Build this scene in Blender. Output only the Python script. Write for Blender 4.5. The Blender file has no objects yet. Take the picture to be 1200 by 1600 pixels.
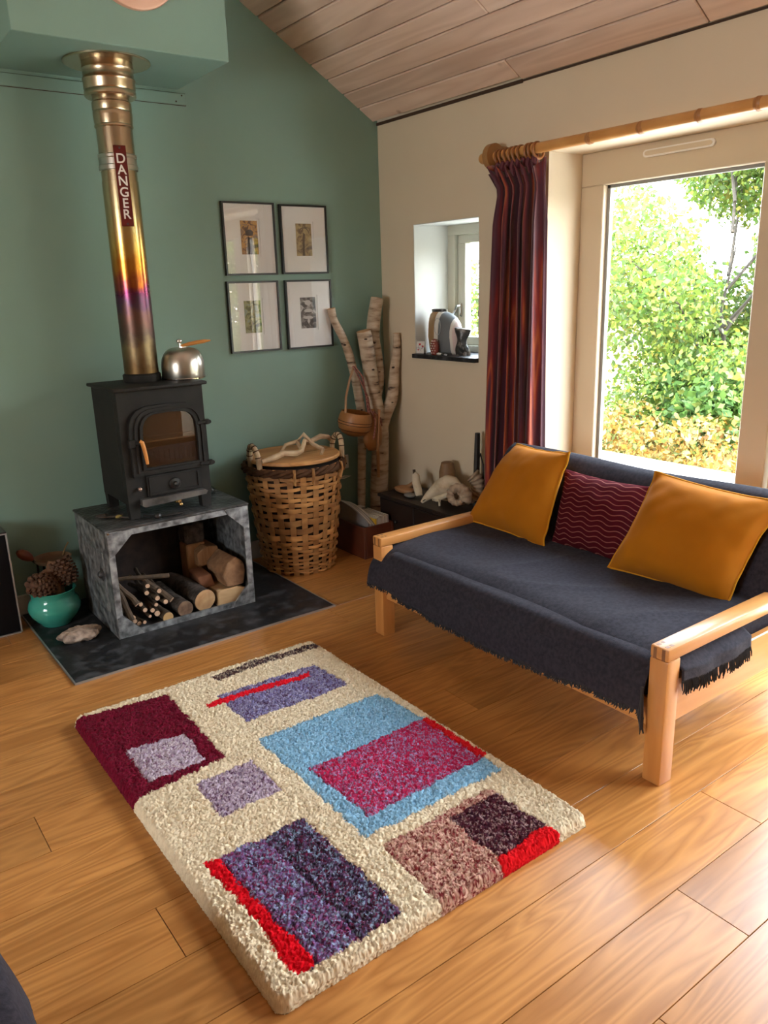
import bpy, bmesh, math, random
import numpy as np
from mathutils import Vector, Matrix, noise as mnoise
random.seed(7); rng = np.random.default_rng(7)
PI = math.pi
SC = bpy.context.scene
COL = SC.collection

# ------------------------------------------------------------------ camera, sky, sun, exposure
CR = ((0.8027, -0.59566, -0.02955), (-0.18691, -0.20421, -0.96092), (0.56634, 0.77685, -0.27525))
cam = bpy.data.cameras.new('camera'); camo = bpy.data.objects.new('camera', cam); COL.objects.link(camo)
cam.sensor_fit = 'VERTICAL'; cam.sensor_height = 36.0; cam.lens = 36.0 * 1234.0 / 1600.0
cam.clip_start = 0.02; cam.clip_end = 200
mw = Matrix.Identity(4)
for i in range(3):
    mw[i][0] = CR[0][i]; mw[i][1] = -CR[1][i]; mw[i][2] = -CR[2][i]
mw[0][3], mw[1][3], mw[2][3] = 0, 0, 1.6
camo.matrix_world = mw
SC.camera = camo

world = bpy.data.worlds.new('sky'); SC.world = world; world.use_nodes = True
wn = world.node_tree; wn.nodes.clear()
wo = wn.nodes.new('ShaderNodeOutputWorld'); wb = wn.nodes.new('ShaderNodeBackground')
tc = wn.nodes.new('ShaderNodeTexCoord'); sx = wn.nodes.new('ShaderNodeSeparateXYZ'); rp = wn.nodes.new('ShaderNodeValToRGB')
wn.links.new(tc.outputs['Generated'], sx.inputs[0]); wn.links.new(sx.outputs['Z'], rp.inputs[0])
rp.color_ramp.elements[0].position = 0.0; rp.color_ramp.elements[0].color = (1.0, 0.97, 0.92, 1)
rp.color_ramp.elements[1].position = 0.7; rp.color_ramp.elements[1].color = (0.70, 0.85, 1.0, 1)
wn.links.new(rp.outputs[0], wb.inputs[0]); wn.links.new(wb.outputs[0], wo.inputs[0])
wb.inputs[1].default_value = 12.0

sun = bpy.data.lights.new('sun', 'SUN'); suno = bpy.data.objects.new('sun', sun); COL.objects.link(suno)
sun.energy = 16.0; sun.angle = math.radians(1.0); sun.color = (1.0, 0.93, 0.80)
suno.rotation_euler = Vector((-0.12, -0.72, 0.66)).to_track_quat('Z', 'Y').to_euler()

SC.view_settings.view_transform = 'Standard'; SC.view_settings.look = 'None'
SC.view_settings.gamma = 1.0; SC.view_settings.use_curve_mapping = False
SC.view_settings.exposure = 1.1
SC.cycles.use_denoising = True
SC.cycles.max_bounces = 10; SC.cycles.diffuse_bounces = 6; SC.cycles.transparent_max_bounces = 16
SC.cycles.sample_clamp_indirect = 8.0
SC.cycles.caustics_reflective = False; SC.cycles.caustics_refractive = False

def portal(name, loc, rot, sx_, sy_):            # sampling portals in the window openings (they give off no light)
    l = bpy.data.lights.new(name, 'AREA'); l.shape = 'RECTANGLE'; l.size = sx_; l.size_y = sy_
    l.cycles.is_portal = True
    o = bpy.data.objects.new(name, l); COL.objects.link(o); o.location = loc; o.rotation_euler = rot
portal('window_portal', (3.52, 1.18, 1.1), (0, PI/2, 0), 2.2, 3.3)
portal('window_portal', (3.52, 3.61, 1.57), (0, PI/2, 0), 0.76, 0.58)
portal('window_portal', (-3.36, 1.2, 1.45), (0, -PI/2, 0), 1.3, 1.6)

# ------------------------------------------------------------------ mesh builder
class MB:
    def __init__(s): s.v = []; s.f = []; s.n = 0; s.uv = {}
    def add(s, vs, fs):
        b = s.n; s.v.extend([tuple(p) for p in vs]); s.f.extend([tuple(i + b for i in f) for f in fs]); s.n += len(vs); return s
    def box(s, x0, x1, y0, y1, z0, z1, M=None):
        vs = [(x0,y0,z0),(x1,y0,z0),(x1,y1,z0),(x0,y1,z0),(x0,y0,z1),(x1,y0,z1),(x1,y1,z1),(x0,y1,z1)]
        if M is not None: vs = [M @ Vector(p) for p in vs]
        return s.add(vs, [(0,3,2,1),(4,5,6,7),(0,1,5,4),(1,2,6,5),(2,3,7,6),(3,0,4,7)])
    def rbox(s, x0, x1, y0, y1, z0, z1, r=0.004, seg=1, M=None):
        bm = bmesh.new(); bmesh.ops.create_cube(bm, size=1)
        for v in bm.verts:
            v.co = Vector(((x0+x1)/2 + v.co.x*(x1-x0), (y0+y1)/2 + v.co.y*(y1-y0), (z0+z1)/2 + v.co.z*(z1-z0)))
        bmesh.ops.bevel(bm, geom=bm.edges[:], offset=r, segments=seg, profile=0.5, affect='EDGES')
        bm.verts.index_update()
        vs = [(M @ v.co if M is not None else v.co) for v in bm.verts]
        s.add(vs, [[v.index for v in f.verts] for f in bm.faces]); bm.free(); return s
    def tube(s, pts, rad, seg=10, cap=True, flat=1.0):
        pts = [Vector(p) for p in pts]; n = len(pts)
        if not hasattr(rad, '__len__'): rad = [rad]*n
        t0 = (pts[1]-pts[0]).normalized(); up = Vector((0,0,1)) if abs(t0.z) < 0.9 else Vector((1,0,0))
        a = t0.cross(up).normalized(); vs = []
        for i, p in enumerate(pts):
            t = (pts[min(i+1,n-1)] - pts[max(i-1,0)]).normalized()
            a = (a - t*a.dot(t)); a = a.normalized() if a.length > 1e-6 else t.orthogonal().normalized()
            b = t.cross(a)
            for k in range(seg):
                w = 2*PI*k/seg; vs.append(p + (a*math.cos(w) + b*math.sin(w)*flat)*rad[i])
        fs = [(i*seg+k, i*seg+(k+1)%seg, (i+1)*seg+(k+1)%seg, (i+1)*seg+k) for i in range(n-1) for k in range(seg)]
        if cap: fs += [tuple(range(seg-1,-1,-1)), tuple((n-1)*seg+k for k in range(seg))]
        return s.add(vs, fs)
    def cyl(s, p0, p1, r0, r1=None, seg=16): return s.tube([p0, p1], [r0, r0 if r1 is None else r1], seg)
    def lathe(s, prof, c=(0,0,0), seg=32, sx=1.0, sy=1.0, closed=False):
        vs = []; n = len(prof)
        for r, z in prof:
            for k in range(seg):
                w = 2*PI*k/seg; vs.append((c[0]+r*math.cos(w)*sx, c[1]+r*math.sin(w)*sy, c[2]+z))
        fs = [(i*seg+k, i*seg+(k+1)%seg, (i+1)*seg+(k+1)%seg, (i+1)*seg+k) for i in range(n-1) for k in range(seg)]
        if closed: fs += [((n-1)*seg+k, (n-1)*seg+(k+1)%seg, (k+1)%seg, k) for k in range(seg)]
        else:
            if prof[0][0] > 1e-5: fs.append(tuple(range(seg-1,-1,-1)))
            if prof[-1][0] > 1e-5: fs.append(tuple((n-1)*seg+k for k in range(seg)))
        return s.add(vs, fs)
    def prism(s, poly, f, d):                     # poly 2d, f maps (a,b,depth) -> xyz
        n = len(poly); vs = [f(a, b, 0) for a, b in poly] + [f(a, b, d) for a, b in poly]
        return s.add(vs, [tuple(range(n)), tuple(range(2*n-1, n-1, -1))] + [(i, i+n, (i+1)%n+n, (i+1)%n) for i in range(n)])
    def ring(s, outer, inner, f, d):              # plate with a hole; outer and inner have equal counts
        n = len(outer); vs = [f(a,b,0) for a,b in outer] + [f(a,b,0) for a,b in inner] + [f(a,b,d) for a,b in outer] + [f(a,b,d) for a,b in inner]
        fs = []
        for i in range(n):
            j = (i+1) % n
            fs += [(i,j,n+j,n+i), (2*n+i,3*n+i,3*n+j,2*n+j), (i,2*n+i,2*n+j,j), (n+i,n+j,3*n+j,3*n+i)]
        return s.add(vs, fs)
    def blob(s, c, r, sub=2, amp=0.15, freq=2.0, seed=0, M=None):
        bm = bmesh.new(); bmesh.ops.create_icosphere(bm, subdivisions=sub, radius=1.0); bm.verts.index_update(); vs = []
        for v in bm.verts:
            k = 1 + amp*mnoise.noise(v.co*freq + Vector((seed*7.3, seed*3.1, seed)))
            p = Vector((v.co.x*r[0]*k, v.co.y*r[1]*k, v.co.z*r[2]*k))
            if M is not None: p = M @ p
            vs.append(p + Vector(c))
        s.add(vs, [[v.index for v in f.verts] for f in bm.faces]); bm.free(); return s
    def mesh(s, name, m, smooth=35):
        me = bpy.data.meshes.new(name); me.from_pydata(s.v, [], s.f); me.update()
        bm = bmesh.new(); bm.from_mesh(me); bmesh.ops.recalc_face_normals(bm, faces=bm.faces[:]); bm.to_mesh(me); bm.free()
        if m is not None: me.materials.append(m)
        if smooth:
            me.polygons.foreach_set('use_smooth', [True]*len(me.polygons)); me.set_sharp_from_angle(angle=math.radians(smooth))
        return me
    def obj(s, name, m, parent=None, smooth=35, kind=None, label=None):
        me = s.mesh(name, m, smooth); c = Vector((0,0,0))
        if s.v:
            a = np.array(s.v, float); lo, hi = a.min(0), a.max(0); c = Vector(((lo[0]+hi[0])/2, (lo[1]+hi[1])/2, lo[2]))
            if parent is not None: pass
            me.transform(Matrix.Translation(-c))
        o = bpy.data.objects.new(name, me); COL.objects.link(o); o.location = c
        if parent is not None:
            o.parent = parent; bpw = WM.get(parent.name, Vector((0,0,0))); o.location = c - bpw; 
        WM[o.name] = c
        if kind: o['kind'] = kind
        if label: o['label'] = label
        return o
WM = {}
def tag(o, label, cat, group=None):
    o['label'] = label; o['category'] = cat
    if group: o['group'] = group
    return o
def thing(name, label, cat, loc=(0,0,0), group=None):
    o = bpy.data.objects.new(name, None); COL.objects.link(o); o.location = loc; o.empty_display_size = 0.05
    WM[o.name] = Vector(loc); return tag(o, label, cat, group)
def struct(name, loc=(0,0,0)):
    o = bpy.data.objects.new(name, None); COL.objects.link(o); o.location = loc; WM[o.name] = Vector(loc); o['kind'] = 'structure'; return o
XZ = lambda y0, sgn=1: (lambda a, b, d: (a, y0 + sgn*d, b))
YZ = lambda x0: (lambda a, b, d: (x0 + d, a, b))
XY = lambda z0: (lambda a, b, d: (a, b, z0 + d))
def basis(origin, xa, ya=None, za=None):
    x = Vector(xa).normalized(); z = Vector(za) if za is not None else x.cross(Vector(ya)); z = (z - x*z.dot(x)).normalized(); y = z.cross(x)
    M = Matrix.Identity(4)
    for i in range(3): M[i][0], M[i][1], M[i][2], M[i][3] = x[i], y[i], z[i], origin[i]
    return M

# ------------------------------------------------------------------ materials
def nt(name):
    m = bpy.data.materials.new(name); m.use_nodes = True; t = m.node_tree; b = t.nodes['Principled BSDF']; return m, t, b
def N(t, k, **kw):
    n = t.nodes.new(k)
    for a, v in kw.items():
        if a in n.inputs: n.inputs[a].default_value = v
        else: setattr(n, a, v)
    return n
def rgba(c): return (c[0], c[1], c[2], 1)
def ramp(t, stops, src=None, interp='LINEAR'):
    r = t.nodes.new('ShaderNodeValToRGB'); e = r.color_ramp.elements; r.color_ramp.interpolation = interp
    while len(e) < len(stops): e.new(0.5)
    for i, (p, c) in enumerate(stops): e[i].position = p; e[i].color = rgba(c)
    if src is not None: t.links.new(src, r.inputs[0])
    return r
def coords(t, kind='Object', scale=(1,1,1), rnd=False, rot=(0,0,0)):
    if kind == 'World': g = t.nodes.new('ShaderNodeNewGeometry').outputs['Position']
    else: g = t.nodes.new('ShaderNodeTexCoord').outputs[kind]
    mp = t.nodes.new('ShaderNodeMapping'); mp.inputs['Scale'].default_value = scale; mp.inputs['Rotation'].default_value = rot
    t.links.new(g, mp.inputs['Vector'])
    if rnd:
        oi = t.nodes.new('ShaderNodeObjectInfo'); mu = N(t, 'ShaderNodeMath', operation='MULTIPLY'); mu.inputs[1].default_value = 53.0
        t.links.new(oi.outputs['Random'], mu.inputs[0]); ad = N(t, 'ShaderNodeVectorMath', operation='ADD')
        t.links.new(mp.outputs[0], ad.inputs[0]); t.links.new(mu.outputs[0], ad.inputs[1]); return ad.outputs[0], oi
    return mp.outputs[0]
def bump(t, b, src, strength=0.2, dist=0.01):
    n = N(t, 'ShaderNodeBump'); n.inputs['Strength'].default_value = strength; n.inputs['Distance'].default_value = dist
    t.links.new(src, n.inputs['Height']); t.links.new(n.outputs[0], b.inputs['Normal'])
def mat(name, c1, rough=0.5, metal=0.0, c2=None, scale=8, bmp=0.0, bscale=80, sheen=0.0, spec=0.5, coat=0.0, kind='Object', detail=4, lo=0.35, hi=0.65, bdist=0.004, rv=0.0):
    m, t, b = nt(name); b.inputs['Base Color'].default_value = rgba(c1); b.inputs['Roughness'].default_value = rough
    b.inputs['Metallic'].default_value = metal; b.inputs['Specular IOR Level'].default_value = spec
    if sheen: b.inputs['Sheen Weight'].default_value = sheen; b.inputs['Sheen Roughness'].default_value = 0.6
    if coat: b.inputs['Coat Weight'].default_value = coat; b.inputs['Coat Roughness'].default_value = 0.1
    if c2 is not None or rv:
        v = coords(t, kind); n = N(t, 'ShaderNodeTexNoise', Scale=scale, Detail=detail); t.links.new(v, n.inputs['Vector'])
        if c2 is not None:
            r = ramp(t, [(lo, c1), (hi, c2)], n.outputs['Fac']); t.links.new(r.outputs[0], b.inputs['Base Color'])
        if rv:
            rr = N(t, 'ShaderNodeMapRange'); rr.inputs['To Min'].default_value = rough-rv; rr.inputs['To Max'].default_value = rough+rv
            rr.inputs['From Min'].default_value = .3; rr.inputs['From Max'].default_value = .7
            t.links.new(n.outputs['Fac'], rr.inputs['Value']); t.links.new(rr.outputs[0], b.inputs['Roughness'])
    if bmp:
        v = coords(t, kind); n = N(t, 'ShaderNodeTexNoise', Scale=bscale, Detail=3); t.links.new(v, n.inputs['Vector']); bump(t, b, n.outputs['Fac'], bmp, bdist)
    return m
def wood(name, c1, c2, axis=0, stretch=12, scale=2.0, rough=0.4, rings=0.5, rnd=True, hue=0.12, kind='Object', coat=0.0, bmp=0.05, knots=None, c3=None, ringf=14.0):
    m, t, b = nt(name); sc = [stretch]*3; sc[axis] = 1.0
    if rnd: v, oi = coords(t, kind, tuple(sc), True)
    else: v = coords(t, kind, tuple(sc)); oi = None
    n1 = N(t, 'ShaderNodeTexNoise', Scale=scale, Detail=5, Roughness=0.6); t.links.new(v, n1.inputs['Vector'])
    n2 = N(t, 'ShaderNodeTexNoise', Scale=scale*0.35, Detail=2, Distortion=0.4); t.links.new(v, n2.inputs['Vector'])
    mu = N(t, 'ShaderNodeMath', operation='MULTIPLY'); mu.inputs[1].default_value = ringf; t.links.new(n2.outputs['Fac'], mu.inputs[0])
    fr = N(t, 'ShaderNodeMath', operation='PINGPONG'); fr.inputs[1].default_value = 1.0; t.links.new(mu.outputs[0], fr.inputs[0])
    mx = N(t, 'ShaderNodeMix', data_type='FLOAT'); mx.inputs['Factor'].default_value = rings
    t.links.new(n1.outputs['Fac'], mx.inputs[2]); t.links.new(fr.outputs[0], mx.inputs[3])
    r = ramp(t, [(0.2, c1), (0.8, c2)], mx.outputs[0]); out = r.outputs[0]
    if oi is not None and hue:
        hs = N(t, 'ShaderNodeHueSaturation'); mr = N(t, 'ShaderNodeMapRange'); mr.inputs['To Min'].default_value = 1-hue; mr.inputs['To Max'].default_value = 1+hue
        t.links.new(oi.outputs['Random'], mr.inputs['Value']); t.links.new(mr.outputs[0], hs.inputs['Value']); t.links.new(out, hs.inputs['Color']); out = hs.outputs[0]
        if c3 is not None:
            m2 = N(t, 'ShaderNodeMath', operation='FRACT'); m3 = N(t, 'ShaderNodeMath', operation='MULTIPLY'); m3.inputs[1].default_value = 7.31
            t.links.new(oi.outputs['Random'], m3.inputs[0]); t.links.new(m3.outputs[0], m2.inputs[0])
            m4 = N(t, 'ShaderNodeMath', operation='MULTIPLY'); m4.inputs[1].default_value = 0.55; t.links.new(m2.outputs[0], m4.inputs[0])
            mm = N(t, 'ShaderNodeMix', data_type='RGBA', blend_type='MIX'); t.links.new(m4.outputs[0], mm.inputs['Factor']); t.links.new(out, mm.inputs[6])
            mul = N(t, 'ShaderNodeMix', data_type='RGBA', blend_type='MULTIPLY'); mul.inputs['Factor'].default_value = 1; mul.inputs[7].default_value = rgba(c3)
            t.links.new(out, mul.inputs[6]); t.links.new(mul.outputs[2], mm.inputs[7]); out = mm.outputs[2]
    if knots:
        vk = coords(t, kind, (1,1,1)); vo = N(t, 'ShaderNodeTexVoronoi', Scale=knots); t.links.new(vk, vo.inputs['Vector'])
        kr = ramp(t, [(0.0, (1,1,1)), (0.055, (0,0,0))], vo.outputs['Distance']); km = N(t, 'ShaderNodeMix', data_type='RGBA', blend_type='MULTIPLY')
        kn = N(t, 'ShaderNodeMath', operation='MULTIPLY'); kn.inputs[1].default_value = 0.7; t.links.new(kr.outputs[0], kn.inputs[0])
        t.links.new(kn.outputs[0], km.inputs['Factor']); t.links.new(out, km.inputs[6]); km.inputs[7].default_value = (0.25, 0.13, 0.07, 1); out = km.outputs[2]
    t.links.new(out, b.inputs['Base Color']); b.inputs['Roughness'].default_value = rough
    if coat: b.inputs['Coat Weight'].default_value = coat; b.inputs['Coat Roughness'].default_value = 0.15
    if bmp: bump(t, b, mx.outputs[0], bmp, 0.002)
    return m
def glass(name, tint=(1,1,1), rough=0.0, f0=0.06, body=None, bodyfac=0.0):
    m = bpy.data.materials.new(name); m.use_nodes = True; t = m.node_tree; t.nodes.clear()
    o = N(t, 'ShaderNodeOutputMaterial'); tr = N(t, 'ShaderNodeBsdfTransparent'); tr.inputs['Color'].default_value = rgba(tint)
    gl = N(t, 'ShaderNodeBsdfGlossy'); gl.inputs['Roughness'].default_value = rough
    lw = N(t, 'ShaderNodeFresnel'); ior = 1.45 if f0 < 0.08 else 1.7        # same reflectance from both sides of a thin pane
    ge = t.nodes.new('ShaderNodeNewGeometry'); mr = N(t, 'ShaderNodeMapRange'); mr.inputs['To Min'].default_value = ior; mr.inputs['To Max'].default_value = 1/ior
    t.links.new(ge.outputs['Backfacing'], mr.inputs['Value']); t.links.new(mr.outputs[0], lw.inputs['IOR'])
    mx = N(t, 'ShaderNodeMixShader'); t.links.new(lw.outputs[0], mx.inputs[0]); t.links.new(gl.outputs[0], mx.inputs[2])
    if body is not None:
        df = N(t, 'ShaderNodeBsdfDiffuse'); df.inputs['Color'].default_value = rgba(body); m2 = N(t, 'ShaderNodeMixShader'); m2.inputs[0].default_value = bodyfac
        t.links.new(tr.outputs[0], m2.inputs[1]); t.links.new(df.outputs[0], m2.inputs[2]); t.links.new(m2.outputs[0], mx.inputs[1])
    else: t.links.new(tr.outputs[0], mx.inputs[1])
    t.links.new(mx.outputs[0], o.inputs['Surface']); return m
def attrmat(name, attr='tint', rough=0.9, sheen=0.0, trans=0.0, spec=0.3):
    m, t, b = nt(name); a = N(t, 'ShaderNodeAttribute', attribute_name=attr); t.links.new(a.outputs['Color'], b.inputs['Base Color'])
    b.inputs['Roughness'].default_value = rough; b.inputs['Specular IOR Level'].default_value = spec
    if sheen: b.inputs['Sheen Weight'].default_value = sheen
    if trans:
        o = t.nodes['Material Output']; tl = N(t, 'ShaderNodeBsdfTranslucent'); t.links.new(a.outputs['Color'], tl.inputs['Color'])
        mx = N(t, 'ShaderNodeMixShader'); mx.inputs[0].default_value = trans; t.links.new(b.outputs[0], mx.inputs[1]); t.links.new(tl.outputs[0], mx.inputs[2]); t.links.new(mx.outputs[0], o.inputs['Surface'])
    return m

GREEN = mat('green_paint', (0.190, 0.308, 0.254), 0.55, c2=(0.204, 0.328, 0.272), scale=1.5, bmp=0.05, bscale=120, kind='World')
CREAM = mat('cream_paint', (0.62, 0.53, 0.39), 0.7, c2=(0.65, 0.56, 0.42), scale=1.5, bmp=0.06, bscale=90, kind='World')
WHITE = mat('white_paint', (0.56, 0.58, 0.56), 0.6)
FRAMEP = mat('window_paint', (0.54, 0.455, 0.33), 0.45)
SKIRT = mat('skirting_paint', (0.62, 0.62, 0.58), 0.5)
OAK = wood('oak_floor', (0.33, 0.128, 0.029), (0.565, 0.258, 0.072), axis=0, stretch=11, scale=2.6, rough=0.29, rings=0.38, hue=0.15, kind='World', bmp=0.10, c3=(0.86, 0.80, 0.78), ringf=22.0)
DARKGAP = mat('dark_gap', (0.05, 0.025, 0.012), 0.8)
CEILW = wood('limed_pine', (0.60, 0.44, 0.345), (0.74, 0.58, 0.475), axis=1, stretch=10, scale=1.6, rough=0.6, rings=0.4, hue=0.08, kind='World', knots=2.3)
BEECH = wood('beech', (0.52, 0.215, 0.055), (0.64, 0.30, 0.092), axis=0, stretch=10, scale=2.2, rough=0.33, rings=0.25, rnd=False, coat=0.2)
BEECHY = wood('beech_along', (0.52, 0.215, 0.055), (0.64, 0.30, 0.092), axis=1, stretch=10, scale=2.2, rough=0.33, rings=0.25, rnd=False, coat=0.2)
BEECHZ = wood('beech_upright', (0.50, 0.205, 0.052), (0.62, 0.285, 0.085), axis=2, stretch=10, scale=2.2, rough=0.33, rings=0.25, rnd=False, coat=0.2)
JOINT = mat('end_grain', (0.22, 0.09, 0.03), 0.5)
IRON = mat('black_iron', (0.013, 0.012, 0.011), 0.62, c2=(0.019, 0.017, 0.015), scale=14, spec=0.22, bmp=0.08, bscale=160)
IRONW = mat('worn_iron', (0.05, 0.047, 0.045), 0.4, c2=(0.16, 0.15, 0.14), scale=14, metal=0.5)
SLATE = mat('slate', (0.011, 0.011, 0.012), 0.48, c2=(0.085, 0.085, 0.092), scale=16, detail=9, lo=.5, hi=.78, bmp=0.12, bscale=25, kind='World', rv=.1, spec=.35)
ZINC = mat('zinc', (0.10, 0.105, 0.11), 0.42, metal=0.55, c2=(0.42, 0.44, 0.45), scale=24, detail=8, bmp=0.05, bscale=30, rv=.1)
ZINCD = mat('dark_zinc', (0.035, 0.034, 0.035), 0.5, metal=0.4, c2=(0.10, 0.10, 0.105), scale=12, detail=8)
def tin():
    m, t, b = nt('embossed_tin'); v = coords(t, 'World', (45, 45, 45), rot=(0,0,.78)); vo = N(t, 'ShaderNodeTexVoronoi', Scale=1.0); t.links.new(v, vo.inputs['Vector'])
    n = N(t, 'ShaderNodeTexNoise', Scale=14, Detail=5); t.links.new(coords(t, 'World'), n.inputs['Vector'])
    r = ramp(t, [(.35, (.035,.033,.032)), (.7, (.13,.13,.13))], n.outputs['Fac']); t.links.new(r.outputs[0], b.inputs['Base Color'])
    b.inputs['Metallic'].default_value = .5; b.inputs['Roughness'].default_value = .42; bump(t, b, vo.outputs['Distance'], .6, .006); return m
TIN = tin()
STEEL = mat('brushed_steel', (0.55, 0.53, 0.48), 0.28, metal=1.0)
CHROME = mat('chrome', (0.7, 0.7, 0.7), 0.1, metal=1.0)
BRASSY = mat('tarnished_steel', (0.50, 0.42, 0.29), 0.27, metal=1.0, c2=(0.58, 0.46, 0.32), scale=4)
ALU = mat('edge_trim_metal', (0.45, 0.46, 0.46), 0.4, metal=0.8)
HANDLEW = mat('turned_wood', (0.50, 0.19, 0.04), 0.35, c2=(0.62, 0.27, 0.07), scale=20)
RINGW = mat('ring_wood', (0.26, 0.10, 0.03), 0.4, c2=(0.32, 0.13, 0.04), scale=20)
BLACKF = mat('black_lacquer', (0.012, 0.012, 0.012), 0.35)
CHESTM = mat('black_brown_wood', (0.010, 0.007, 0.006), 0.45, c2=(0.02, 0.014, 0.012), scale=6)
REDWOOD = mat('mahogany_box', (0.075, 0.018, 0.008), 0.4, c2=(0.12, 0.03, 0.012), scale=7)
PAPER = mat('white_mount', (0.84, 0.83, 0.81), 0.8)
PAGES = mat('paper_pages', (0.50, 0.45, 0.36), 0.85, c2=(0.6, 0.55, 0.45), scale=40)
GREY = mat('charcoal_wool', (0.022, 0.020, 0.027), 0.95, c2=(0.036, 0.033, 0.044), scale=70, sheen=0.04, bmp=0.35, bscale=350, bdist=0.003, spec=0.1)
GREYM = mat('charcoal_fringe', (0.02, 0.02, 0.024), 0.95, sheen=0.2, spec=0.1)
YELLOW = mat('mustard_cotton', (0.36, 0.118, 0.003), 0.9, c2=(0.41, 0.138, 0.004), scale=5, sheen=0.03, bmp=0.15, bscale=500, bdist=0.001, spec=0.15)
YELLOWD = mat('mustard_piping', (0.50, 0.215, 0.012), 0.85, spec=0.15)
TEAL = mat('teal_glaze', (0.045, 0.36, 0.28), 0.12, c2=(0.065, 0.42, 0.33), scale=5, coat=0.5)
FOSSIL = mat('oyster_stone', (0.42, 0.32, 0.25), 0.8, c2=(0.15, 0.11, 0.09), scale=28, detail=6, bmp=0.8, bscale=40, lo=.45, hi=.72, bdist=.008)
BONE = mat('bone', (0.62, 0.55, 0.41), 0.7, c2=(0.40, 0.31, 0.19), scale=16, bmp=0.4, bscale=45, lo=.45, hi=.75)
HORN = mat('weathered_horn', (0.40, 0.31, 0.22), 0.7, c2=(0.24, 0.17, 0.115), scale=22, bmp=0.5, bscale=60)
CONE = mat('pine_cone', (0.075, 0.034, 0.018), 0.75, c2=(0.14, 0.068, 0.036), scale=40)
CONET = mat('cone_tip', (0.22, 0.13, 0.07), 0.7)
BARK = mat('stick_bark', (0.10, 0.065, 0.035), 0.8, c2=(0.055, 0.036, 0.022), scale=35, bmp=0.5, bscale=90)
BARKD = mat('log_bark', (0.035, 0.026, 0.02), 0.9, c2=(0.10, 0.08, 0.065), scale=26, detail=7, bmp=1.0, bscale=50, bdist=.01)
CUT = mat('cut_wood', (0.52, 0.33, 0.16), 0.8, c2=(0.40, 0.22, 0.10), scale=26, bmp=.3, bscale=60)
SPLIT = wood('split_wood', (0.26, 0.125, 0.05), (0.42, 0.23, 0.105), axis=2, stretch=7, scale=6, rough=0.8, rings=0.3, bmp=.4)
PALEW = wood('pale_split_wood', (0.38, 0.23, 0.105), (0.52, 0.35, 0.18), axis=0, stretch=7, scale=5, rough=0.8, rings=0.3, bmp=.3)
def birch():
    m, t, b = nt('birch_bark'); v = coords(t, 'World', (1, 1, 4.5)); n = N(t, 'ShaderNodeTexNoise', Scale=9, Detail=6); t.links.new(v, n.inputs['Vector'])
    r = ramp(t, [(.30, (.05,.03,.02)), (.37, (.30,.215,.145)), (.5, (.46,.36,.26)), (.7, (.56,.46,.35))], n.outputs['Fac']); t.links.new(r.outputs[0], b.inputs['Base Color'])
    b.inputs['Roughness'].default_value = .75; bump(t, b, n.outputs['Fac'], .4, .006); return m
BIRCH = birch()
KNOT = mat('dark_knot', (0.05, 0.025, 0.014), 0.8)
GOURD = mat('calabash', (0.30, 0.125, 0.035), 0.45, c2=(0.36, 0.16, 0.05), scale=14)
GOURDD = mat('incised_band', (0.07, 0.022, 0.012), 0.6)
STRAP = mat('woven_strap', (0.35, 0.17, 0.12), 0.9, c2=(0.15, 0.03, 0.03), scale=90)
WILLOW = wood('split_willow', (0.25, 0.095, 0.026), (0.56, 0.29, 0.095), axis=2, stretch=0.4, scale=11, rough=0.55, rings=0.3, hue=0.28, bmp=0.2)
WILLOWD = mat('dark_willow', (0.05, 0.022, 0.011), 0.8, c2=(0.10, 0.045, 0.02), scale=20, spec=.15)
DRIFT = mat('peeled_twig', (0.50, 0.37, 0.22), 0.7, c2=(0.33, 0.21, 0.12), scale=14, bmp=0.3, bscale=40)
LIDW = wood('lid_wood', (0.40, 0.18, 0.055), (0.58, 0.30, 0.105), axis=0, stretch=7, scale=3, rough=0.5, rings=0.4, rnd=False)
BASKD = mat('basket_inside', (0.018, 0.008, 0.004), 0.9)
BAMBOO = mat('bamboo', (0.50, 0.235, 0.065), 0.35, c2=(0.60, 0.31, 0.10), scale=6, coat=.2)
BAMBOON = mat('bamboo_node', (0.36, 0.16, 0.05), 0.4)
BRACK = mat('bracket_wood', (0.30, 0.15, 0.05), 0.5, c2=(0.36, 0.19, 0.07), scale=9)
GL = glass('clear_glass'); GLP = glass('picture_glass', f0=.1); GLS = glass('stove_glass', tint=(0.45, 0.24, 0.11), f0=.1, body=(0.09, 0.045, 0.02), bodyfac=0.35)
FIRE = mat('fire_brick', (0.36, 0.15, 0.06), 0.9, c2=(0.22, 0.09, 0.04), scale=12)
PLASTIC = mat('white_plastic', (0.72, 0.70, 0.66), 0.35)
COPPER = mat('pinkish_copper', (0.62, 0.36, 0.25), 0.5, metal=0.2, c2=(0.68, 0.42, 0.30), scale=3)
DECKM = wood('bleached_deck', (0.55, 0.53, 0.49), (0.70, 0.68, 0.63), axis=0, stretch=8, scale=2, rough=0.8, rings=.3)

# ------------------------------------------------------------------ shell
XW, YW, XL, YB = 3.123, 4.23, -3.1, -4.0
EAVE = 2.535; SL = 0.600
def zc(x): return EAVE + (XW - x)*SL if x > 0 else EAVE + XW*SL + (x)*SL*(XW/3.1)
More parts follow.
